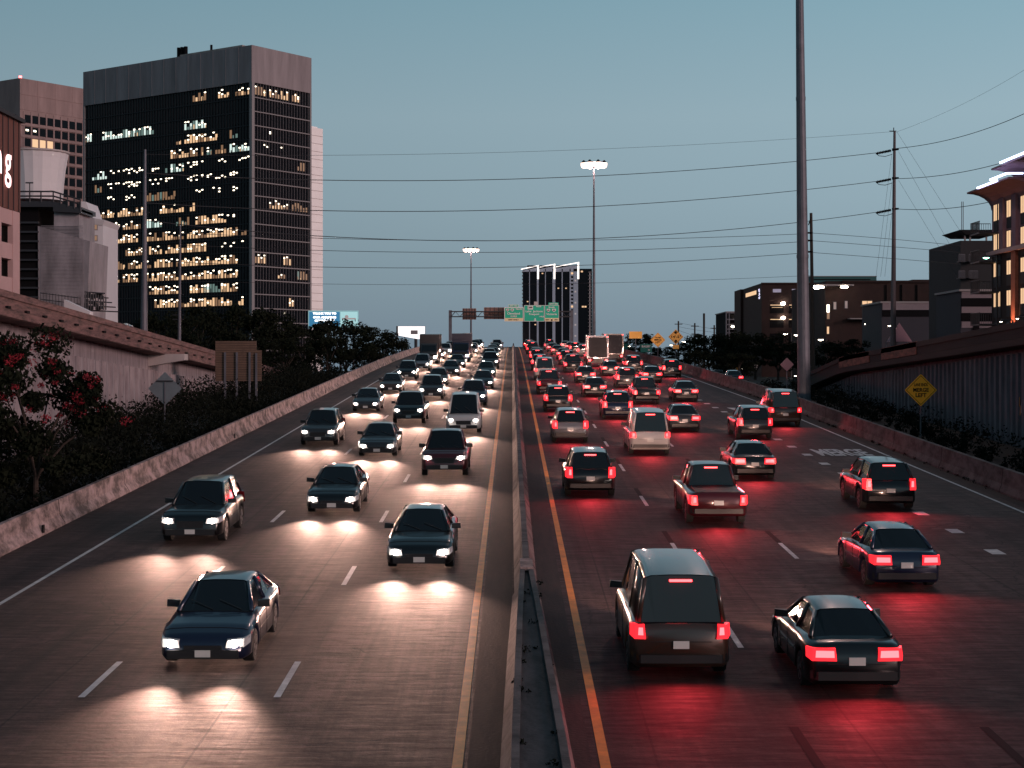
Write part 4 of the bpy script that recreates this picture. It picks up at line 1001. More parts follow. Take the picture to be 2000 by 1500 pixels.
mb.build('route_shield', M['sign_white'], g3)
gl([('69', 991.5, 606, 3.2, 4), ('59', 1000.5, 606, 3.2, 4)], g1, 'black_line', 'route_number', .03)
gl([('69', 1071, 606.5, 3.4, 4), ('59', 1081.8, 606.5, 3.4, 4.5)], g3, 'black_line', 'route_number', .03)
mb = MB()
ax = GX(1045); az = GZ(625.5); y = Dg-1.35
mb.box(ax-.14, ax+.14, y, y+.03, az, az+.45); mb.face([(ax-.38, y, az+.05), (ax, y, az-.3), (ax+.38, y, az+.05)]); mb.build('down_arrow', M['sign_white'], g2)
mb = MB(); ax = GX(1077.5); mb.box(ax-.12, ax+.12, y-.03, y-.005, az, az+.3); mb.face([(ax-.3, y-.03, az+.03), (ax, y-.03, az-.25), (ax+.3, y-.03, az+.03)]); mb.build('down_arrow', M['black_line'], g3)

# ---------------------------------------------------------------- diamond and plate signs
def diamond(px, py, d, half_px, label, lines, face_m, ink='black_line', zb=None, back=False, group=None, inset=True):
    c = W(px, py, d); h = half_px*d/F; zb = ground_z(c[0], d) if zb is None else zb
    t = thing('road_sign', label, 'road sign', (c[0], d, zb), group)
    mb = MB(); r = h*.06; rings = []
    for yy in (0, .02):
        ring = []
        for a in range(4):
            ca = math.pi/2*a
            for s_ in (-1, 0, 1):
                ang = ca; px_, pz_ = math.cos(ang)*(h-r*1.0), math.sin(ang)*(h-r*1.0)
                ring.append((c[0]+px_+r*math.cos(ang+s_*math.pi/4), d+yy, c[2]+pz_+r*math.sin(ang+s_*math.pi/4)))
        rings.append(ring)
    mb.loft(rings); mb.build('panel', M[face_m], t)
    if inset:
        mb = MB(); k = [(0, h*.93), (h*.93, 0), (0, -h*.93), (-h*.93, 0)]; k2 = [(a*.955, b_*.955) for a, b_ in k]
        for i in range(4):
            j = (i+1) % 4; mb.quad(*[(c[0]+a, d-.004, c[2]+b_) for a, b_ in (k[i], k2[i], k2[j], k[j])])
        mb.build('border', M[ink], t)
    if lines:
        o = lettering([(tx_, x*h, y*h, s*h, .03*s*h, w*h if w else None) for tx_, x, y, s, w in lines], M[ink], t, facing(Vector((c[0], d-.006, c[2]))))
    mb = MB(); yy = (-.06, .0) if back else (.022, .08)
    mb.box(c[0]-.035, c[0]+.035, d+yy[0], d+yy[1], zb, c[2]+h*.45)
    mb.build('post', M['steel'], t)
    if back:
        mb = MB(); mb.box(c[0]-h*.52, c[0]+h*.52, d-.10, d-.061, c[2]+h*.42, c[2]+h*.50); mb.build('brace', M['dark_steel'], t)
    return t
diamond(1798.5, 762, 92, 31, 'yellow diamond sign reading merge left in front of the dark fluted wall', [('LANE ENDS', 0, .33, .26, .85), ('MERGE', 0, .0, .34, .98), ('LEFT', 0, -.33, .34, .68)], 'orange')
diamond(1285, 664, 236, 14.2, 'middle of three small amber signs at the crest, a diamond reading merge left', [('LANE ENDS', 0, .33, .26, .85), ('MERGE', 0, .0, .34, .98), ('LEFT', 0, -.33, .34, .68)], 'orange_far')
cs = diamond(1320, 658, 222, 14.6, 'amber diamond clearance sign with two black arrows, over a small plate', [("14'-5\"", 0, 0, .42, 1.3)], 'orange_far')
c = W(1320, 658, 222); h = 14.6*222/F
mb = MB()
for s in (1, -1):
    z = c[2]+s*h*.62; mb.box(c[0]-.09, c[0]+.09, 221.97, 221.992, min(z, z+s*h*.2), max(z, z+s*h*.2)); mb.face([(c[0]-.28, 221.97, z+s*.02), (c[0], 221.97, z-s*h*.28), (c[0]+.28, 221.97, z+s*.02)])
mb.build('clearance_arrow', M['black_line'], cs)
mb = MB(); q = W(1320, 677.5, 222); mb.box(q[0]-.42, q[0]+.42, 221.98, 222.0, q[2]-.27, q[2]+.27); pl = mb.build('distance_plate', M['orange_far'], cs)
diamond(1537, 712, 134, 13.2, 'unlit maroon looking diamond sign in the dark just left of the thick mast', None, 'sign_red' if 'sign_red' in M else 'mauve', zb=-3, inset=False)
diamond(322, 759, 96, 32, 'grey back of a diamond sign among the bushes before the left fluted wall', None, 'sign_back', back=True, inset=False)
diamond(1441, 718, 300, 5.4, 'tiny amber diamond sign down on the frontage road by a street lamp', None, 'orange_far', inset=True)
def plate(px0, px1, py0, py1, d, name, label, m_, lines=(), ink='black_line', cat='road sign', lsz=1, zb=None, group=None):
    a = W(px0, py1, d); b_ = W(px1, py0, d); cx_ = (a[0]+b_[0])/2; zb = ground_z(cx_, d) if zb is None else zb
    t = thing(name, label, cat, (cx_, d, zb), group)
    mb = MB(); mb.box(a[0], b_[0], d, d+.04, a[2], b_[2]); mb.build('panel', M[m_], t)
    H_ = b_[2]-a[2]
    if lines: lettering([(s_, x*H_, y*H_, z*H_, .01*H_, w*H_ if w else None) for s_, x, y, z, w in lines], M[ink], t, facing(Vector((cx_, d-.006, (a[2]+b_[2])/2))))
    mb = MB(); mb.box(cx_-.05, cx_+.05, d+.042, d+.12, zb, b_[2]-.1); mb.build('post', M['steel'], t)
    return t
plate(1229, 1254, 647.5, 661, 262, 'road_sign', 'leftmost small sign at the crest, a blank looking amber rectangle', 'orange_far')
plate(1251, 1273, 672, 688, 262, 'street_sign', 'small dark green sign low between two amber signs, with pale writing', 'green_dark', [('BAGBY', 0, .2, .34, 1.1), ('>', .35, -.25, .4, .25)], 'sign_dim')
plate(1211, 1226, 671, 683, 290, 'street_sign', 'small dark green sign half hidden by the right barrier at the crest', 'green_dark')
plate(1471, 1480, 712, 723, 300, 'road_sign', 'tiny white rectangular sign down on the frontage road', 'sign_dim', [('= =', 0, .2, .3, .7), ('= =', 0, -.2, .3, .7)])
# plywood sign back at the left
d = 118; t = thing('plywood_sign', 'large stepped sign seen from behind, brown slats on posts before the left ramp wall', 'road sign', W(465, 745, d))
mb = MB(); X = lambda px: (px-1000)*d/F; Zz = lambda py: (715-py)*d/F
mb.box(X(420.5), X(501), d, d+.06, Zz(744.5), Zz(666)); mb.box(X(501.002), X(511), d, d+.06, Zz(744.5), Zz(684)); mb.build('panel', M['wood'], t)
mb = MB()
for k in range(17):
    z = Zz(744)+k*.172; x1 = X(510) if z < Zz(686) else X(500); mb.box(X(421), x1, d-.05, d-.002, z, z+.075)
mb.build('slat', mat('slat_timber', (.135, .085, .06), .8, noise=(2, .3)), t)
mb = MB()
for px in (440, 463, 488, 501): mb.box(X(px)-.07, X(px)+.07, d-.16, d-.052, -4.5, Zz(688) if px != 501 else Zz(690))
mb.build('post', M['steel'], t)

# ---------------------------------------------------------------- billboards
d = 420; X = lambda px: (px-1000)*d/F; Zz = lambda py: (715-py)*d/F
t = thing('billboard', 'lit teal billboard with rows of white lettering behind the dark trees', 'billboard', (X(650), d, -2))
mb = MB(); mb.box(X(602), X(700), d, d+.6, Zz(641), Zz(606.5)); mb.build('frame', mat('billboard_frame', (.2, .4, .42), .6, emit=(.35, .62, .66), es=.42), t)
mb = MB(); mb.quad((X(604), d-.02, Zz(637)), (X(663.5), d-.02, Zz(637)), (X(663.5), d-.02, Zz(609)), (X(604), d-.02, Zz(609))); mb.build('blue_poster', mat('blue_poster', (.02, .1, .2), .6, emit=(.03, .16, .29), es=1), t)
mb = MB(); mb.quad((X(665), d-.02, Zz(637)), (X(698.5), d-.02, Zz(637)), (X(698.5), d-.02, Zz(609)), (X(665), d-.02, Zz(609))); mb.build('pale_poster', mat('pale_poster', (.3, .5, .5), .6, emit=(.33, .60, .62), es=.8), t)
bx = d/F
lettering([('THANK YOU TO', (634-650)*bx, 13*bx+.2, 5.2*bx, .05, 46*bx), ('OUR AMAZING', (634-650)*bx, 7*bx, 5.2*bx, .05, 45*bx), ('COMMUNITY', (634-650)*bx, .6*bx, 5.2*bx, .05, 40*bx), ('- - - - -', (634-650)*bx, -5.6*bx, 5.0*bx, .05, 42*bx)], mat('lit_lettering', (1, 1, 1), .5, emit=(.95, 1, 1), es=1.6), t, facing(Vector((X(650), d-.05, Zz(627)))))
mb = MB(); p = (X(677), d-.04, Zz(619)); mb.face([(p[0]+.5*math.cos(a*math.pi/6), p[1], p[2]+.5*math.sin(a*math.pi/6)) for a in range(12)]); mb.box(X(668), X(695), d-.06, d-.03, Zz(624), Zz(621)); mb.build('emblem', M['sign_white'], t)
mb = MB()
for px in (615, 640, 665, 690): mb.tube((X(px), d+.3, -3), (X(px), d+.3, Zz(641)), .3, n=8)
mb.build('post', M['dark_steel'], t)
d = 470
t = thing('billboard', 'small bright white billboard with a grey square, near the crest of the left lanes', 'billboard', (X(803), d, -2))
mb = MB(); mb.box(X(774), X(777), d-.3, d+1, Zz(660), Zz(637)); mb.box(X(777.01), X(830.5), d, d+1, Zz(656), Zz(637)); mb.build('frame', M['dark_steel'], t)
wp = mat('white_poster', (.9, .9, .9), .6, emit=(1, .95, .94), es=1.15)
mb = MB(); mb.face([(X(777.5), d-.03, Zz(655)), (X(815), d-.03, Zz(662)), (X(825), d-.03, Zz(662.5)), (X(830), d-.03, Zz(656)), (X(830), d-.03, Zz(637.5)), (X(777.5), d-.03, Zz(637.5))]); mb.build('poster', wp, t)
mb = MB(); mb.quad((X(802), d-.06, Zz(653)), (X(816), d-.06, Zz(653)), (X(816), d-.06, Zz(645)), (X(802), d-.06, Zz(645))); mb.build('picture', M['fin_pale'], t)
mb = MB(); mb.tube((X(812), d+.5, -3), (X(812), d+.5, Zz(660)), .45, n=10); mb.build('post', M['dark_steel'], t)

# ---------------------------------------------------------------- street lamps, traffic light
def street_lamp(px, py, d, label, m_='lamp_small', w=.5, post=True, side=1):
    c = W(px, py, d); zb = min(ground_z(c[0], d), c[2]-3)
    t = thing('street_lamp', label, 'street lamp', (c[0]+side*.9, d, zb), 'small street lamps')
    mb = MB(); mb.tube((c[0]+side*.9, d, zb), (c[0]+side*.9, d, c[2]+.1), .09, .06, 8); mb.tube((c[0]+side*.9, d, c[2]+.1), (c[0], d, c[2]+.16), .045, n=6); mb.build('post', M['dark_steel'], t)
    mb = MB(); mb.loft([[(c[0]+w*r*math.cos(q*math.pi/6), d+w*.6*r*math.sin(q*math.pi/6), c[2]+z) for q in range(12)] for r, z in ((.3, .16*w*2), (1, .04), (1.02, 0))]); h_ = mb.build('lamp_head', M['dark_steel'], t)
    mb = MB(); mb.loft([[(c[0]+w*r*math.cos(q*math.pi/6), d+w*.6*r*math.sin(q*math.pi/6), c[2]+z) for q in range(12)] for r, z in ((.98, -.004), (.85, -.22*w), (.4, -.4*w), (.05, -.46*w))]); mb.build('lamp_glass', M[m_], h_)
for a in ((1831, 513, 200, 'greenish white street lamp above the brick warehouse roof', 'lamp_green', .40), (1926, 503, 140, 'green glowing street lamp before the brick flats', 'lamp_green', .28),
          (1534, 652, 250, 'left of two round lamps in the dark, left of the thick mast', 'lamp_small', .36), (1556, 654, 246, 'brighter round lamp touching the left side of the thick mast', 'lamp_small', .42),
          (1603, 663, 240, 'warm lamp low in the dark right of the wooden pole', 'lamp_small', .42), (1693, 632.5, 225, 'small lamp on a thin post left of the transmission pole', 'lamp_small', .34),
          (1738, 636, 205, 'small lamp shining onto the foot of the transmission pole', 'lamp_small', .26), (1337, 667, 300, 'bright white street lamp right of the clearance sign', 'lamp_small', .5),
          (1311, 674, 320, 'small white street lamp between the two amber diamonds', 'lamp_small', .28), (1229, 676, 330, 'small low street lamp under the blank amber sign', 'lamp_small', .26),
          (1553, 734, 180, 'small low lamp left of the mast foot', 'lamp_small', .16), (1452, 720.5, 300, 'short bar lamp beside the tiny amber diamond', 'lamp_small', .3),
          (1987, 622, 120, 'tiny lamp on the ramp edge under the glowing brick pier', 'lamp_small', .12), (1955, 628, 125, 'small white lamp on the right ramp edge, left of the brick pier', 'lamp_small', .12)):
    street_lamp(*a)
c = W(1314.5, 705.5, 250)
t = thing('traffic_light', 'traffic light showing green just over the right barrier', 'traffic light', (c[0], 250, -2))
mb = MB(); mb.box(c[0]-.2, c[0]+.2, 250, 250.25, c[2]-.35, c[2]+.85); mb.build('housing', M['black'], t)
mb = MB(); mb.tube((c[0], 250.12, -2.2), (c[0], 250.12, c[2]-.36), .06, n=6); mb.build('post', M['dark_steel'], t)
for z, m_, nm in ((.65, 'black', 'red_lens'), (.3, 'black', 'amber_lens'), (0, 'tl_green', 'green_lens')):
    if m_ == 'tl_green': mm = mat('green_lens', (.1, 1, .8), .5, emit=(.08, 1, .75), es=5)
    else: mm = M['fin']
    r = .30 if m_ == 'tl_green' else .14
    mb = MB(); mb.loft([[(c[0]+r_*math.cos(q*math.pi/6), 250-y_, c[2]+z+r_*math.sin(q*math.pi/6)) for q in range(12)] for r_, y_ in ((r*.6, 0), (r*.55, .06), (r*.2, .1))]); mb.build(nm, mm, t)

# ---------------------------------------------------------------- trees and undergrowth
def leaf_cloud(mb, centres, n, r, size, mi=0, squash=.8):
    for _ in range(n):
        c = random.choice(centres); rr_ = c[3]*random.random()**.45
        v = Vector((random.gauss(0, 1), random.gauss(0, 1), random.gauss(0, 1))).normalized()*rr_
        p = Vector((c[0]+v.x, c[1]+v.y, c[2]+v.z*squash)); s = size*random.uniform(.5, 1.3)
        a = Vector((random.gauss(0, 1), random.gauss(0, 1), random.gauss(0, .6))).normalized(); b_ = a.orthogonal().normalized(); b_.rotate(Matrix.Rotation(random.random()*6.28, 3, a))
        c_ = a.cross(b_)
        mb.quad(p-b_*s, p-c_*s*.5, p+b_*s, p+c_*s*.5, mi)
def make_tree(name, label, H_, Wd, seed, nleaf=4200, size=.22, trunk=.25, crown_lo=.25, cat='tree', blossoms=False, lean=0, group='dark trees'):
    random.seed(seed); t = thing(name, label, cat, (0, 0, 0), group)
    mb = MB(); tips = []
    th = H_*crown_lo
    mb.tube((0, 0, -.5), (lean*.3, 0, th), trunk, trunk*.7, 8)
    for k in range(9):
        a = 2*math.pi*k/9+random.random(); r = Wd*random.uniform(.2, .42); z = H_*random.uniform(.5, .88)
        m_ = Vector((lean*.6+r*.4*math.cos(a), r*.4*math.sin(a), (th+z)/2)); e = Vector((lean+r*math.cos(a), r*math.sin(a), z))
        mb.tube((lean*.3, 0, th*random.uniform(.7, 1)), m_, trunk*.45, trunk*.3, 6); mb.tube(m_, e, trunk*.3, trunk*.1, 5); tips.append(e)
    mb.build('trunk', M['bark'], t)
    cs_ = [(e.x, e.y, e.z, Wd*random.uniform(.10, .17)) for e in tips]
    for k in range(24):
        a = random.random()*6.28; z = random.uniform(crown_lo*.9, 1.0); rad = Wd*.5*math.sqrt(max(.05, 1-((z-.55)/.52)**2))*random.uniform(.55, 1.0)
        cs_.append((lean+rad*math.cos(a), rad*math.sin(a), z*H_*.93, Wd*random.uniform(.07, .15)))
    mb = MB(); leaf_cloud(mb, cs_, nleaf, 1, size); mb.build('crown', M['leaf'], t)
    if blossoms:
        mb = MB(); out = [c for c in cs_ if c[2] > H_*.5]
        cl = [(c[0]+random.gauss(0, .4), c[1]-random.random()*.8, c[2]+random.gauss(0, .4), random.uniform(.12, .34)) for c in out for _ in range(3)]
        leaf_cloud(mb, cl, 2600, 1, .055); mb.build('blossom', M['flower'], t)
    return t
protos = [make_tree('dense_tree', 'x', 12, 11, 21, 5200, .26), make_tree('dense_tree', 'x', 10, 12, 22, 5200, .26, crown_lo=.15), make_tree('dense_tree', 'x', 13, 9, 23, 4600, .26)]
spots = [ # px, py_top, d, scale-width, label
 (520, 612, 230, 1.15, 'dark tree before the foot of the glass tower'), (455, 600, 225, 1.1, 'dark tree behind the plywood sign, left of the glass tower corner'), (390, 598, 215, 1.1, 'dark tree left of the plywood sign behind the ramp'),
 (595, 632, 240, 1.0, 'dark tree under the teal billboard'), (675, 626, 250, 1.15, 'dark tree whose rounded top overlaps the teal billboard'), (735, 636, 250, 1.05, 'dark tree between the two billboards'), (640, 655, 225, .9, 'low dark tree before the billboard tree'), (770, 662, 260, .7, 'last low dark tree before the crest on the left'), (715, 672, 232, .8, 'low dark tree behind the left barrier'), (555, 662, 222, 1.0, 'low dark tree at the end of the left ramp'),
 (325, 615, 205, 1.0, 'dark tree between the two grey poles'), (480, 648, 212, 1.1, 'low dark tree right behind the plywood sign'),
 (1250, 652, 330, .9, 'small dark tree behind the blank amber sign'), (1215, 676, 330, .6, 'very low dark tree at the right end of the crest'), (1345, 662, 290, 1.0, 'dark tree behind the bright lamp right of the clearance sign'), (1385, 652, 300, 1.1, 'dark tree with a rounded top under the far poles'), (1425, 655, 290, 1.1, 'dark tree below the open sided parking deck'), (1300, 676, 280, .8, 'low dark tree behind the amber diamonds'), (1365, 685, 255, .9, 'low dark tree near the row of small headlights'),
 (1475, 650, 240, 1.2, 'dark tree in front of the brick garage, left part'), (1520, 662, 230, 1.1, 'dark tree in front of the brick garage, by the thick mast'), (1440, 690, 225, .9, 'low dark tree left of the maroon diamond'), (1600, 668, 200, 1.0, 'dark tree right of the wooden pole'), (1650, 660, 205, 1.0, 'dark tree before the brick warehouse')]
for i, (px, py, d, sw, lab) in enumerate(spots):
    pr = protos[i % 3]; o = pr if i < 3 else copy_tree(pr); H_ = (12, 10, 13)[i % 3]
    x = W(px, 0, d)[0]; zb = ground_z(x, d); hh = (715-py)*d/F-zb
    o.location = (x, d, zb); o.scale = (sw*hh/H_*.5+sw*.5, sw*hh/H_*.5+sw*.5, hh/H_/.98); o.rotation_euler = (0, 0, i*1.3); o['label'] = lab
# flowering tree at the left
t = make_tree('flowering_tree', 'dark tree with clusters of deep red blossom at the left edge before the ramp wall', 6.9, 6.2, 31, 12000, .11, .13, .18, blossoms=True, group='')

t.location = (W(70, 0, 62)[0], 62, ground_z(-17, 62)); 
# shrubs on the left verge and on the right verge: ground cover in mass
random.seed(8)
def undergrowth(name, label, xr, yr, n, hgt, size=.10, mats='leaf_dark'):
    mb = MB()
    cs_ = []
    for _ in range(n//60):
        y = random.uniform(*yr); x = random.uniform(*xr(y)); z = ground_z(x, y); h_ = hgt(x, y)*random.uniform(.35, 1.0)
        cs_.append((x, y, z+h_*.5, h_*.55))
    for c in cs_: leaf_cloud(mb, [c], 60, 1, size, squash=1.0)
    return mb.build(name, M[mats], label=label, category='undergrowth', kind='stuff')
undergrowth('shrub_mass', 'dark shrubs and weeds filling the verge between the left barrier and the ramp wall', lambda y: (-23.5, -16.0), (36, 175), 60000, lambda x, y: 1.3+1.5*max(0, min(1, (-17-x)/4)), .11)
undergrowth('weed_strip', 'dark weeds on the verge between the right barrier and the fluted wall', lambda y: (XR(y)+1, 26.5), (60, 150), 24000, lambda x, y: .75+.6*max(0, (x-22)/4), .09)
# weeds growing from the foot of the right barrier
mb = MB(); random.seed(12)
for k in range(46):
    y = random.uniform(48, 150); leaf_cloud(mb, [(XR(y)-.33, y, zr(y)+.06, random.uniform(.05, .16))], 26, 1, .035)
for k in range(22):
    y = random.uniform(18, 40); leaf_cloud(mb, [(MX(y)+random.choice((-1, 1))*random.uniform(0, .3), y, zr(y)+.80, random.uniform(.06, .16))], 30, 1, .035)
mb.build('gutter_weeds', M['leaf_dark'], label='tufts of weeds along the foot of the barriers', category='weeds', kind='stuff')
# ---------------------------------------------------------------- vehicles
def lamp_mat(name, col, es):
    m = mat(name, col, .3, emit=col, es=es, cheap=False); return m
M['headlamp'] = lamp_mat('headlamp', (1, .86, .76), 55); M['headlamp'].cycles.emission_sampling = 'NONE'
M['taillamp'] = lamp_mat('taillamp', (1, .045, .05), 9); M['taillamp'].cycles.emission_sampling = 'NONE'
M['tail_lens'] = lamp_mat('tail_lens', (1, .02, .03), 1.6); M['tail_lens'].cycles.emission_sampling = 'NONE'
M['tail_unlit'] = mat('tail_unlit', (.15, .005, .008), .2)
M['head_unlit'] = mat('head_unlit', (.5, .5, .5), .15)
M['car_glass'] = mat('car_glass', (.006, .007, .009), .06, spec=.6)
M['tyre'] = mat('tyre', (.012, .012, .012), .85); M['rim'] = mat('rim', (.28, .28, .30), .3, .9)
M['trim'] = mat('car_trim', (.012, .012, .013), .5); M['plate'] = mat('plate', (.55, .55, .52), .5)
PAINT = {}
for nm, c in (('black', (.006, .006, .007)), ('dark grey', (.028, .029, .032)), ('maroon', (.06, .006, .01)), ('navy', (.008, .012, .035)), ('silver', (.20, .20, .21)), ('white', (.45, .44, .43)), ('brown', (.05, .03, .022))):
    m = mat('paint_'+nm.replace(' ', '_'), c, .28, .2 if nm != 'white' else 0); b_ = m.node_tree.nodes['Principled BSDF']; b_.inputs['Coat Weight'].default_value = .7; b_.inputs['Coat Roughness'].default_value = .06
    PAINT[nm] = m
# shape tables: y runs from the tail (0) to the nose (L); the model faces +y
CARS = {
 'sedan': dict(L=4.8, W=1.84, bottom=.22, wheel=.335, wy=(.98, 3.85), belt=[(0, .72), (.10, .98), (.9, 1.03), (2.0, .98), (3.3, .93), (4.2, .82), (4.65, .68), (4.8, .52)],
   cabin=[(.62, 1.02, .66), (1.25, 1.42, .56), (1.9, 1.47, .55), (2.55, 1.44, .56), (3.42, .95, .67)]),
 'suv': dict(L=4.7, W=1.92, bottom=.28, wheel=.37, wy=(.92, 3.75), belt=[(0, .80), (.06, 1.05), (.9, 1.10), (2.4, 1.07), (3.3, 1.05), (4.2, .99), (4.6, .85), (4.7, .60)],
   cabin=[(.12, 1.10, .74), (.40, 1.68, .62), (1.4, 1.74, .62), (2.5, 1.70, .62), (3.35, 1.07, .72)]),
 'pickup': dict(L=5.6, W=1.98, bottom=.34, wheel=.39, wy=(1.15, 4.55), belt=[(0, .95), (.05, 1.12), (2.0, 1.12), (2.3, 1.14), (4.0, 1.13), (5.1, 1.10), (5.5, .96), (5.6, .65)],
   cabin=[(2.15, 1.14, .74), (2.32, 1.82, .64), (3.0, 1.86, .64), (3.6, 1.82, .64), (4.25, 1.13, .72)]),
 'van': dict(L=5.3, W=1.98, bottom=.28, wheel=.36, wy=(1.0, 4.35), belt=[(0, 1.0), (.06, 1.15), (1.0, 1.17), (3.0, 1.16), (4.2, 1.12), (4.9, 1.0), (5.2, .85), (5.3, .6)],
   cabin=[(.08, 1.17, .80), (.22, 2.05, .70), (1.6, 2.14, .70), (3.4, 2.08, .70), (4.55, 1.10, .76)]),
}
def make_car(kind, direction):
    """direction 'front': seen from its nose with headlamps lit; 'rear': seen from its tail"""
    S_ = CARS[kind]; L_, Wd, zb = S_['L'], S_['W'], S_['bottom']; hw = Wd/2; wr = S_['wheel']
    t = thing('parked_car' if False else {'sedan': 'sedan', 'suv': 'sport_utility_car', 'pickup': 'pickup_truck', 'van': 'van'}[kind], 'x', 'car', (0, 0, 0))
    N_ = 56; rings = []
    for i in range(N_+1):
        y = L_*i/N_
        zb_ = zb
        for wy in S_['wy']:
            dd = abs(y-wy)
            if dd < wr*1.22: zb_ = max(zb_, wr + math.sqrt(max(0, (wr*1.22)**2-dd*dd)) - .02)
        zt = lerp(S_['belt'], y)
        e = min(y, L_-y); tap = 1 - .16*max(0, 1-e/.55)**2
        h = hw*tap; zb_ = min(zb_, zt-.1)
        if e < .05: zb_ = max(zb_, zb+.12)
        m1 = zb_+(zt-zb_)*.45
        half = [(h*.94, zb_), (h*.995, zb_+.05), (h, m1), (h*.985, zt-.12), (h*.93, zt-.03), (h*.80, zt), (h*.4, zt+.02)]
        ring = [(x, y, z) for x, z in half] + [(-x, y, z) for x, z in reversed(half)]
        rings.append(ring)
    bm_ = MB(); bm_.loft(rings)
    cb = S_['cabin']; mb = MB()
    def cab(grow, zl):
        rr_ = []
        for y, z, w in cb:
            base = lerp(S_['belt'], y)-.03; wb = hw*.86
            mid = base+(z-base)*.93
            if z-base < .1: half = [(wb, base), (wb*.99, base+.01), (wb*.95, z-.005), (wb*.6, z), (wb*.2, z)]
            else: half = [(wb, base), (w+(wb-w)*.18, mid-.06), (w, z-.05), (w*.82, z), (w*.3, z+.012)]
            rr_.append([(x+grow*(1 if x > 0 else 0), y, q) for x, q in half] + [(-x-grow, y, q) for x, q in reversed(half)])
        return rr_
    rg = cab(0, 0); mb.loft(rg); mb.build('window_glass', M['car_glass'], t, smooth=False)
    # roof skin and pillars proud of the glass
    mb = MB()
    y0_, y1_ = cb[1][0]-.06, cb[3][0]+.05
    rr_ = []
    for y, z, w in cb[1:4]:
        yy = y
        rr_.append([(w+.012, yy, z-.075), (w+.012, yy, z-.03), (w*.83, yy, z+.014), (w*.3, yy, z+.03), (-w*.3, yy, z+.03), (-w*.83, yy, z+.014), (-w-.012, yy, z-.03), (-w-.012, yy, z-.075)])
    mb.loft(rr_, closed=False, caps=False)
    for s in (-1, 1):
        for a, b_ in ((0, 1), (4, 3)):
            ya, za, wa = cb[a]; yb, zb2, w2 = cb[b_]
            A = Vector((s*(hw*.86*.97), ya, za)); B = Vector((s*(w2+.0), yb, zb2-.03)); mb.tube(A, B, .05, .045, 6)
        ym = (cb[1][0]+cb[3][0])/2; zm = lerp([(c_[0], c_[1]) for c_ in cb], ym); mb.tube((s*(hw*.865), ym, lerp(S_['belt'], ym)-.03), (s*(cb[2][2]+.012), ym, zm-.04), .045, n=6)
    if kind == 'van':
        for s in (-1, 1):
            mb.hexa([(s*hw*.875, .2, 1.15), (s*hw*.885, .2, 1.15), (s*hw*.885, 2.9, 1.15), (s*hw*.875, 2.9, 1.15), (s*.71, .25, 2.0), (s*.73, .25, 2.0), (s*.73, 2.9, 2.02), (s*.71, 2.9, 2.02)])
    mb.build('roof', PAINT['black'], t, smooth=True)
    if kind == 'pickup':
        mb = MB(); mb.box(-hw*.74, hw*.74, .12, 2.05, 1.135, 1.15); mb.build('cargo_bed', M['trim'], t)
    # shut lines of doors, boot and bonnet
    def ring_at(y): return rings[int(round(y/L_*N_))]
    cab0, cab1 = cb[1][0]+.15, cb[4][0]-.15
    for yy in (cab0, (cab0+cab1)/2, cab1):
        r_ = ring_at(yy)
        for sl__ in (r_[1:5], r_[-5:-1]): bm_.path([(p[0]*1.003, p[1], p[2]) for p in sl__], .007, 4, 1)
    for s in (-1, 1):
        for fr_ in (.40, .80):
            pts = []
            for k in range(9):
                r_ = ring_at(cab0+(cab1-cab0)*k/8); p = r_[2] if fr_ < .5 else r_[3]; pts.append((s*abs(p[0])*1.004, p[1], p[2]+(.02 if fr_ < .5 else -.01)))
            bm_.path(pts, .006 if fr_ < .5 else .012, 4, 1)
    r_ = ring_at(L_-.45); bm_.path([(p[0], p[1], p[2]+.004) for p in r_[4:10]], .007, 4, 1)
    zt_ = lerp(S_['belt'], .12)
    for zz in (zt_-.36,): bm_.path([(-hw*.60, -.004, zz), (hw*.60, -.004, zz)], .008, 4, 1)
    bm_.build('body', [PAINT['black'], M['trim']], t, smooth=True)
    if direction == 'front':
        y4, z4, w4 = cb[4]; y3, z3, w3 = cb[3]
        for x0 in (-.55, .05): mb = MB(); mb.tube((x0, y4-.02, z4+.03), (x0+.5, y4-.28, z4+.03+(z3-z4)*.33), .010, n=5); mb.build('wiper', M['trim'], t)
    # bumpers and grille
    mb = MB(); zc_ = zb+.16
    mb.loft([[(x, y, z) for x, y in ((-hw*.93, .16), (-hw*.80, -.05), (0, -.07), (hw*.80, -.05), (hw*.93, .16))] for z in (zc_-.06, zc_+.10)], closed=False, caps=False)
    mb.box(-hw*.80, hw*.80, -.05, .1, zc_-.06, zc_+.10); mb.build('rear_bumper', M['trim'], t)
    mb = MB(); zg = lerp(S_['belt'], L_-.1); mb.box(-hw*.78, hw*.78, L_-.12, L_+.04, zb+.02, zb+.20); mb.box(-hw*.42, hw*.42, L_-.12, L_+.015, zg-.34, zg-.12)
    mb.build('grille', M['trim'], t)
    mb = MB()
    if direction == 'rear': mb.box(-.155, .155, -.035, -.005, zb+.38, zb+.53)
    else: mb.box(-.155, .155, L_+.041, L_+.055, zb+.06, zb+.20)
    mb.build('licence_plate', M['plate'], t)
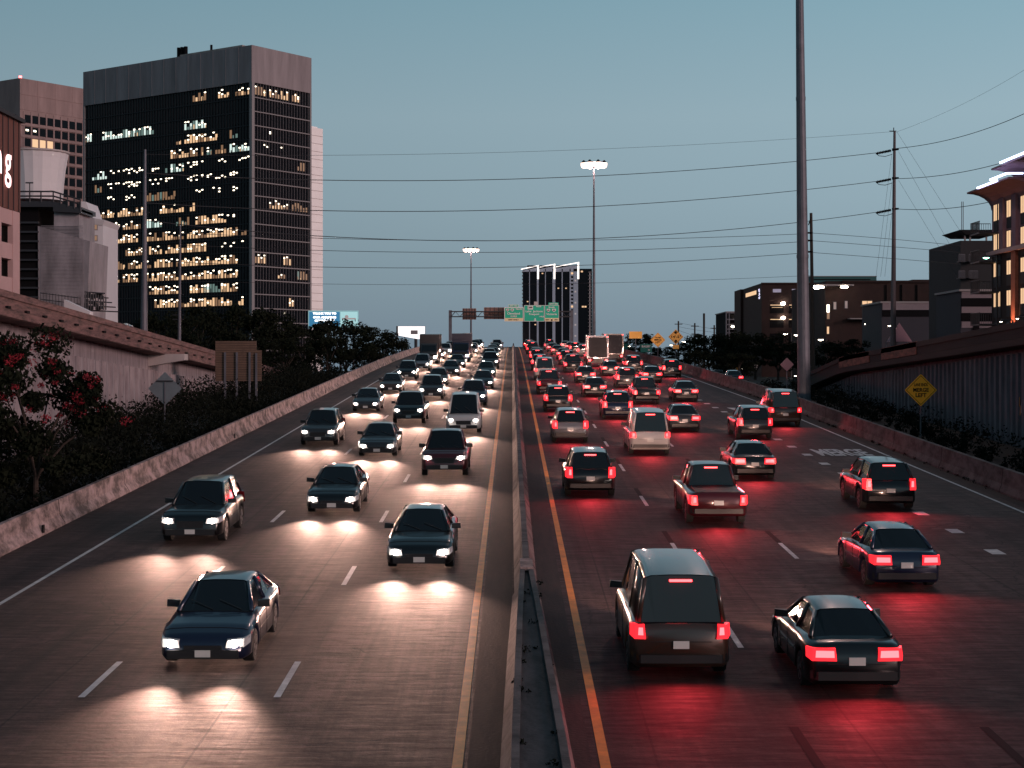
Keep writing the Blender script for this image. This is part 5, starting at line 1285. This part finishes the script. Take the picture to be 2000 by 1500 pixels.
    for s in (-1, 1):
        mb = MB(); z = lerp(S_['belt'], cb[3][0]+.35)+.02; mb.hexa([(s*(hw*.90), cb[4][0]-.55, z), (s*(hw+.17), cb[4][0]-.50, z), (s*(hw+.17), cb[4][0]-.40, z), (s*(hw*.90), cb[4][0]-.38, z), (s*(hw*.90), cb[4][0]-.55, z+.13), (s*(hw+.16), cb[4][0]-.50, z+.15), (s*(hw+.16), cb[4][0]-.41, z+.15), (s*(hw*.90), cb[4][0]-.38, z+.13)])
        mb.build('wing_mirror', M['trim'], t)
        for wy in S_['wy']:
            mb = MB(); x0, x1 = s*(hw-.24), s*(hw-.01); n = 20; rr_ = []
            for x, r in ((x0, wr*.86), (x0, wr*.97), (x0+s*.03, wr), (x1-s*.03, wr), (x1, wr*.96), (x1, wr*.66)):
                rr_.append([(x, wy+r*math.cos(a*2*math.pi/n), wr+r*math.sin(a*2*math.pi/n)) for a in range(n)])
            mb.loft(rr_); w = mb.build('wheel', M['tyre'], t)
            mb = MB(); xr = x1+s*.004
            for k in range(5):
                a = k*2*math.pi/5; da = .30
                P = lambda r, an: (xr, wy+r*math.cos(an), wr+r*math.sin(an))
                mb.face([P(.05, a-.9), P(wr*.62, a-da), P(wr*.62, a+da), P(.05, a+.9)])
            for k in range(n):
                a, b2 = k*2*math.pi/n, (k+1)*2*math.pi/n; mb.quad(P(wr*.58, a), P(wr*.66, a), P(wr*.66, b2), P(wr*.58, b2))
            mb.build('rim', M['rim'], w)
        # lamps
        zt = lerp(S_['belt'], .15)
        big = kind in ('suv', 'van')
        z0_, z1_ = (zt-.30, zt-.06) if not big else (zt-.30, zt+.10 if kind == 'suv' else zt-.02)
        if kind == 'pickup': z0_, z1_ = zt-.40, zt-.08
        w_in = .42 if kind == 'sedan' else .70
        mb = MB()
        mb.hexa([(s*hw*w_in, -.035, z0_), (s*hw*.92, .0, z0_), (s*hw*1.0, .26, z0_+.04), (s*hw*w_in, .28, z0_), (s*hw*(w_in+.03), -.03, z1_), (s*hw*.90, .01, z1_), (s*hw*.99, .34, z1_-.02), (s*hw*w_in, .30, z1_)])
        tl = mb.build('tail_light', M['tail_lens'] if direction == 'rear' else M['tail_unlit'], t)
        if direction == 'rear':
            mb = MB(); zc0, zc1 = z0_+(z1_-z0_)*.28, z0_+(z1_-z0_)*.80
            mb.hexa([(s*hw*(w_in+.05), -.05, zc0), (s*hw*.85, -.02, zc0), (s*hw*.85, .02, zc0), (s*hw*(w_in+.05), .02, zc0), (s*hw*(w_in+.06), -.05, zc1), (s*hw*.84, -.02, zc1), (s*hw*.84, .03, zc1), (s*hw*(w_in+.06), .03, zc1)])
            mb.build('bulb', M['taillamp'], tl)
        zf = lerp(S_['belt'], L_-.25)
        mb = MB(); yF = L_
        mb.hexa([(s*hw*.48, yF-.25, zf-.26), (s*hw*.50, yF+.03, zf-.25), (s*hw*.90, yF-.03, zf-.24), (s*hw*.99, yF-.34, zf-.20), (s*hw*.48, yF-.25, zf-.07), (s*hw*.54, yF+.02, zf-.10), (s*hw*.90, yF-.06, zf-.07), (s*hw*.98, yF-.44, zf-.05)])
        hl = mb.build('headlight', M['head_unlit'], t)
        mb = MB(); c0 = (s*hw*.70, yF-.005, zf-.165); mb.loft([[(c0[0]+r*math.cos(q*math.pi/6), c0[1]+dy, c0[2]+r*math.sin(q*math.pi/6)) for q in range(12)] for r, dy in ((.075, 0), (.075, .045), (.045, .07))])
        mb.build('bulb', M['headlamp'] if direction == 'front' else M['headlamp'], hl)
    if direction == 'rear':
        y_, z_, w_ = cb[1]; mb = MB(); mb.box(-.22, .22, y_-.10, y_-.02, z_-.10, z_-.065); mb.build('brake_light', M['taillamp'], t)
    # the beams themselves: one lamp in front, one faint red lamp behind
    l = bpy.data.lights.get('beam') or bpy.data.lights.new('beam', 'SPOT'); l.energy = 1900; l.color = (1, .57, .44); l.spot_size = R(46); l.spot_blend = 1.0; l.shadow_soft_size = .12
    for s in (-1, 1):
        lo = bpy.data.objects.new('headlight_beam', l); C.objects.link(lo); lo.parent = t; lo.location = (s*hw*.70, L_+.12, zf-.15); lo.rotation_euler = (R(90-2.5), 0, 0)
    if direction == 'rear':
        l = bpy.data.lights.get('tail_glow') or bpy.data.lights.new('tail_glow', 'SPOT'); l.energy = 230; l.color = (1, .05, .07); l.spot_size = R(150); l.spot_blend = .6; l.shadow_soft_size = .35
        lo = bpy.data.objects.new('tail_light_glow', l); C.objects.link(lo); lo.parent = t; lo.location = (0, -.25, .85); lo.rotation_euler = (R(-62), 0, 0)
    return t
def make_truck(direction):
    t = thing('box_truck', 'x', 'truck', (0, 0, 0))
    mb = MB(); mb.box(-1.22, 1.22, 0, 5.3, 1.0, 3.55)
    for k in range(12): mb.box(-1.235, 1.235, .2+.42*k, .24+.42*k, 1.05, 3.5)
    mb.build('body', PAINT['silver'], t)
    mb = MB(); mb.hexa([(-1.05, 5.45, .5), (1.05, 5.45, .5), (1.0, 7.5, .45), (-1.0, 7.5, .45), (-1.0, 5.45, 2.45), (1.0, 5.45, 2.45), (.98, 6.75, 2.4), (-.98, 6.75, 2.4)]); mb.build('cab', PAINT['silver'], t)
    mb = MB(); mb.hexa([(-.9, 6.98, 1.5), (.9, 6.98, 1.5), (.9, 7.20, 1.5), (-.9, 7.20, 1.5), (-.85, 6.6, 2.25), (.85, 6.6, 2.25), (.85, 6.86, 2.25), (-.85, 6.86, 2.25)]); mb.build('window_glass', M['car_glass'], t)
    mb = MB(); mb.box(-.5, .5, .2, 7.2, .55, .98); mb.build('chassis', M['trim'], t)
    mb = MB(); mb.box(-1.15, 1.15, -.12, .0, .50, .66); mb.build('rear_bumper', M['trim'], t)
    mb = MB(); mb.box(-1.05, 1.05, -.02, -.002, 1.1, 3.4)
    for k in range(7): mb.box(-1.05, 1.05, -.03, -.0205, 1.15+.32*k, 1.18+.32*k)
    mb.build('roller_door', M['fin'], t)
    for s in (-1, 1):
        for wy in (1.4, 6.2):
            mb = MB(); mb.loft([[(x, wy+r*math.cos(a*math.pi/9), .47+r*math.sin(a*math.pi/9)) for a in range(18)] for x, r in ((s*.72, .44), (s*.75, .47), (s*1.08, .47), (s*1.10, .43))]); w = mb.build('wheel', M['tyre'], t)
            mb = MB(); mb.loft([[(x, wy+r*math.cos(a*math.pi/9), .47+r*math.sin(a*math.pi/9)) for a in range(18)] for x, r in ((s*1.09, .27), (s*1.115, .22))]); mb.build('rim', M['rim'], w)
        mb = MB(); mb.box(s*.95-.14, s*.95+.14, -.15, -.10, .70, .88); mb.build('tail_light', M['taillamp'] if direction == 'rear' else M['tail_unlit'], t)
        mb = MB(); mb.box(s*1.1-.08, s*1.1+.08, -.05, -.03, 3.40, 3.48); mb.build('marker_light', M['taillamp'] if direction == 'rear' else M['tail_unlit'], t)
        mb = MB(); mb.box(s*.75-.16, s*.75+.16, 7.46, 7.54, .75, .92); mb.build('headlight', M['headlamp'] if direction == 'front' else M['head_unlit'], t)
        mb = MB(); mb.box(s*1.12-.06, s*1.12+.06, 6.85, 6.9, 1.5, 1.95); mb.tube((s*.98, 6.87, 1.6), (s*1.12, 6.87, 1.6), .02, n=5); mb.build('wing_mirror', M['trim'], t)
    mb = MB(); mb.box(-.8, .8, 7.5, 7.53, .95, 1.25); mb.build('grille', M['trim'], t)
    for nm, loc, ang in (('headlight_beam', (-.75, 7.65, .85), R(87)), ('headlight_beam', (.75, 7.65, .85), R(87))) + ((('tail_light_glow', (0, -.3, .85), R(-62)),) if direction == 'rear' else ()):
        lo = bpy.data.objects.new(nm, bpy.data.lights['beam' if nm[0] == 'h' else 'tail_glow']); C.objects.link(lo); lo.parent = t; lo.location = loc; lo.rotation_euler = (ang, 0, 0)
    return t
CARS['truck'] = dict(L=7.5)
def repaint(o, m):
    for ch in o.children:
        if ch.name.split('.')[0] in ('body', 'roof', 'cab'):
            ch.material_slots[0].link = 'OBJECT'; ch.material_slots[0].material = m
ORD = ['first', 'second', 'third', 'fourth', 'fifth', 'sixth', 'seventh', 'eighth', 'ninth', 'tenth', 'eleventh', 'twelfth', 'thirteenth', 'fourteenth', 'fifteenth', 'sixteenth', 'seventeenth', 'eighteenth', 'nineteenth', 'twentieth']
proto = {}
def place(kind, colour, x, y, oncoming, label, group):
    key = (kind, 'front' if oncoming else 'rear')
    if key not in proto: o = proto[key] = (make_truck(key[1]) if kind == 'truck' else make_car(*key))
    else: o = copy_tree(proto[key])
    L_ = CARS[kind]['L']
    s = (zr(y+1)-zr(y-1))/2
    o.rotation_euler = (math.atan(s)*(-1 if oncoming else 1), 0, math.pi if oncoming else 0)
    yy = y + (L_ if oncoming else 0)       # y is the end of the car nearest the camera
    o.location = (x, yy, zr(yy)+.01)
    repaint(o, PAINT[colour]); o['label'] = label; o['group'] = group
    o['category'] = {'sedan': 'car', 'suv': 'car', 'pickup': 'pickup truck', 'van': 'van', 'truck': 'truck'}[kind]
    return o
KN = {'truck': 'box truck', 'sedan': 'sedan', 'suv': 'SUV', 'pickup': 'pickup truck', 'van': 'van'}
random.seed(42)
kinds = ['sedan', 'suv', 'sedan', 'pickup', 'suv', 'sedan', 'van', 'suv']
cols = ['black', 'dark grey', 'black', 'navy', 'dark grey', 'maroon', 'black', 'silver', 'black', 'brown', 'white', 'dark grey']
lanes = [ # x, oncoming, list of distances, lane words
 (lambda y: -2.62, True, [45, 69, 92, 116, 139, 160, 181, 201, 222, 241, 262, 283, 305, 330], 'oncoming lane beside the median'),
 (lambda y: -6.30, True, [33, 57, 78, 99, 124, 144, 163, 184, 205, 226, 246, 268, 291, 315], 'middle oncoming lane'),
 (lambda y: -10.0, True, [50, 84, 110, 133, 155, 176, 198, 219, 240, 263, 288, 312], 'outer oncoming lane'),
 (lambda y: 3.20, False, [32, 62, 86, 110, 131, 154, 176, 199, 222, 246, 270, 296], 'departing lane beside the median'),
 (lambda y: 6.60, False, [30.8, 54, 79, 103, 127, 149, 171, 194, 217, 240, 265, 290], 'second departing lane from the median'),
 (lambda y: 9.95, False, [42, 68, 93, 118, 140, 163, 187, 208, 231, 254, 279, 303], 'third departing lane from the median'),
 (lambda y: lerp([(60, 13.2), (150, 12.9), (300, 12.6)], y), False, [58, 88, 121, 149, 173, 204, 236, 272], 'fourth departing lane from the median'),
 (lambda y: lerp([(60, 16.3), (140, 16.2), (220, 14.5)], y), False, [97, 160], 'merge lane beside the right barrier'),
]
for li, (xf, onc, ds, words) in enumerate(lanes):
    for k, y in enumerate(ds):
        kind = kinds[(k*3+li*2+(k//4)) % 8]; col = cols[(k*5+li*3) % 12]
        if y > 170 and kind == 'van': kind = 'suv'
        if (li, k) in ((1, 8), (2, 6), (5, 6), (6, 5)): kind, col = 'truck', ('dark grey', 'navy')[li % 2]
        nm = '%s %s, %s from the viewer, %s' % (col, KN[kind], ORD[k], words)
        if k == len(ds)-1: nm = '%s %s, last before the crest, %s' % (col, KN[kind], words)
        if k == 0: nm = '%s %s, nearest the viewer, %s' % (col, KN[kind], words)
        place(kind, col, xf(y)+random.uniform(-.25, .25), y, onc, nm, 'oncoming cars with white headlights' if onc else 'cars driving away with red tail lights')
# pale car on the left ramp
o = place('suv', 'white', -27.2, 112, False, 'white SUV up on the left ramp behind the parapet', 'cars'); o.location = (-27.2, 112, LT(112)-.80); o.rotation_euler = (-.043, 0, 0)
del o['group']
for ch in list(o.children):
    if ch.name.startswith('tail_light_glow') or ch.name.startswith('headlight_beam'): bpy.data.objects.remove(ch)
# cars queuing on the frontage road, right
for k, (px, py, lab) in enumerate(((1343, 715.5, 'leftmost'), (1357, 716, 'second from the left'), (1378.5, 720.5, 'middle'), (1406.5, 728.5, 'rightmost'))):
    d = (250, 262, 245, 225)[k]; p = W(px, py, d)
    o = place('sedan', 'black', 0, 60, True, '%s of the small cars with headlights beyond the right barrier' % lab, 'cars on the frontage road')
    o.location = (p[0], d+4.8, ground_z(p[0], d)); o.rotation_euler = (0, 0, math.pi)
    for ch in list(o.children):
        if ch.name.startswith('headlight_beam'): bpy.data.objects.remove(ch)
o = place('sedan', 'black', 0, 60, False, 'small car with a red tail light by the tiny amber diamond sign', 'cars on the frontage road')
p = W(1436, 741, 175); o.location = (p[0], 175, -2.0)
for ch in list(o.children):
    if ch.name.startswith('headlight_beam') or ch.name.startswith('tail_light_glow'): bpy.data.objects.remove(ch)
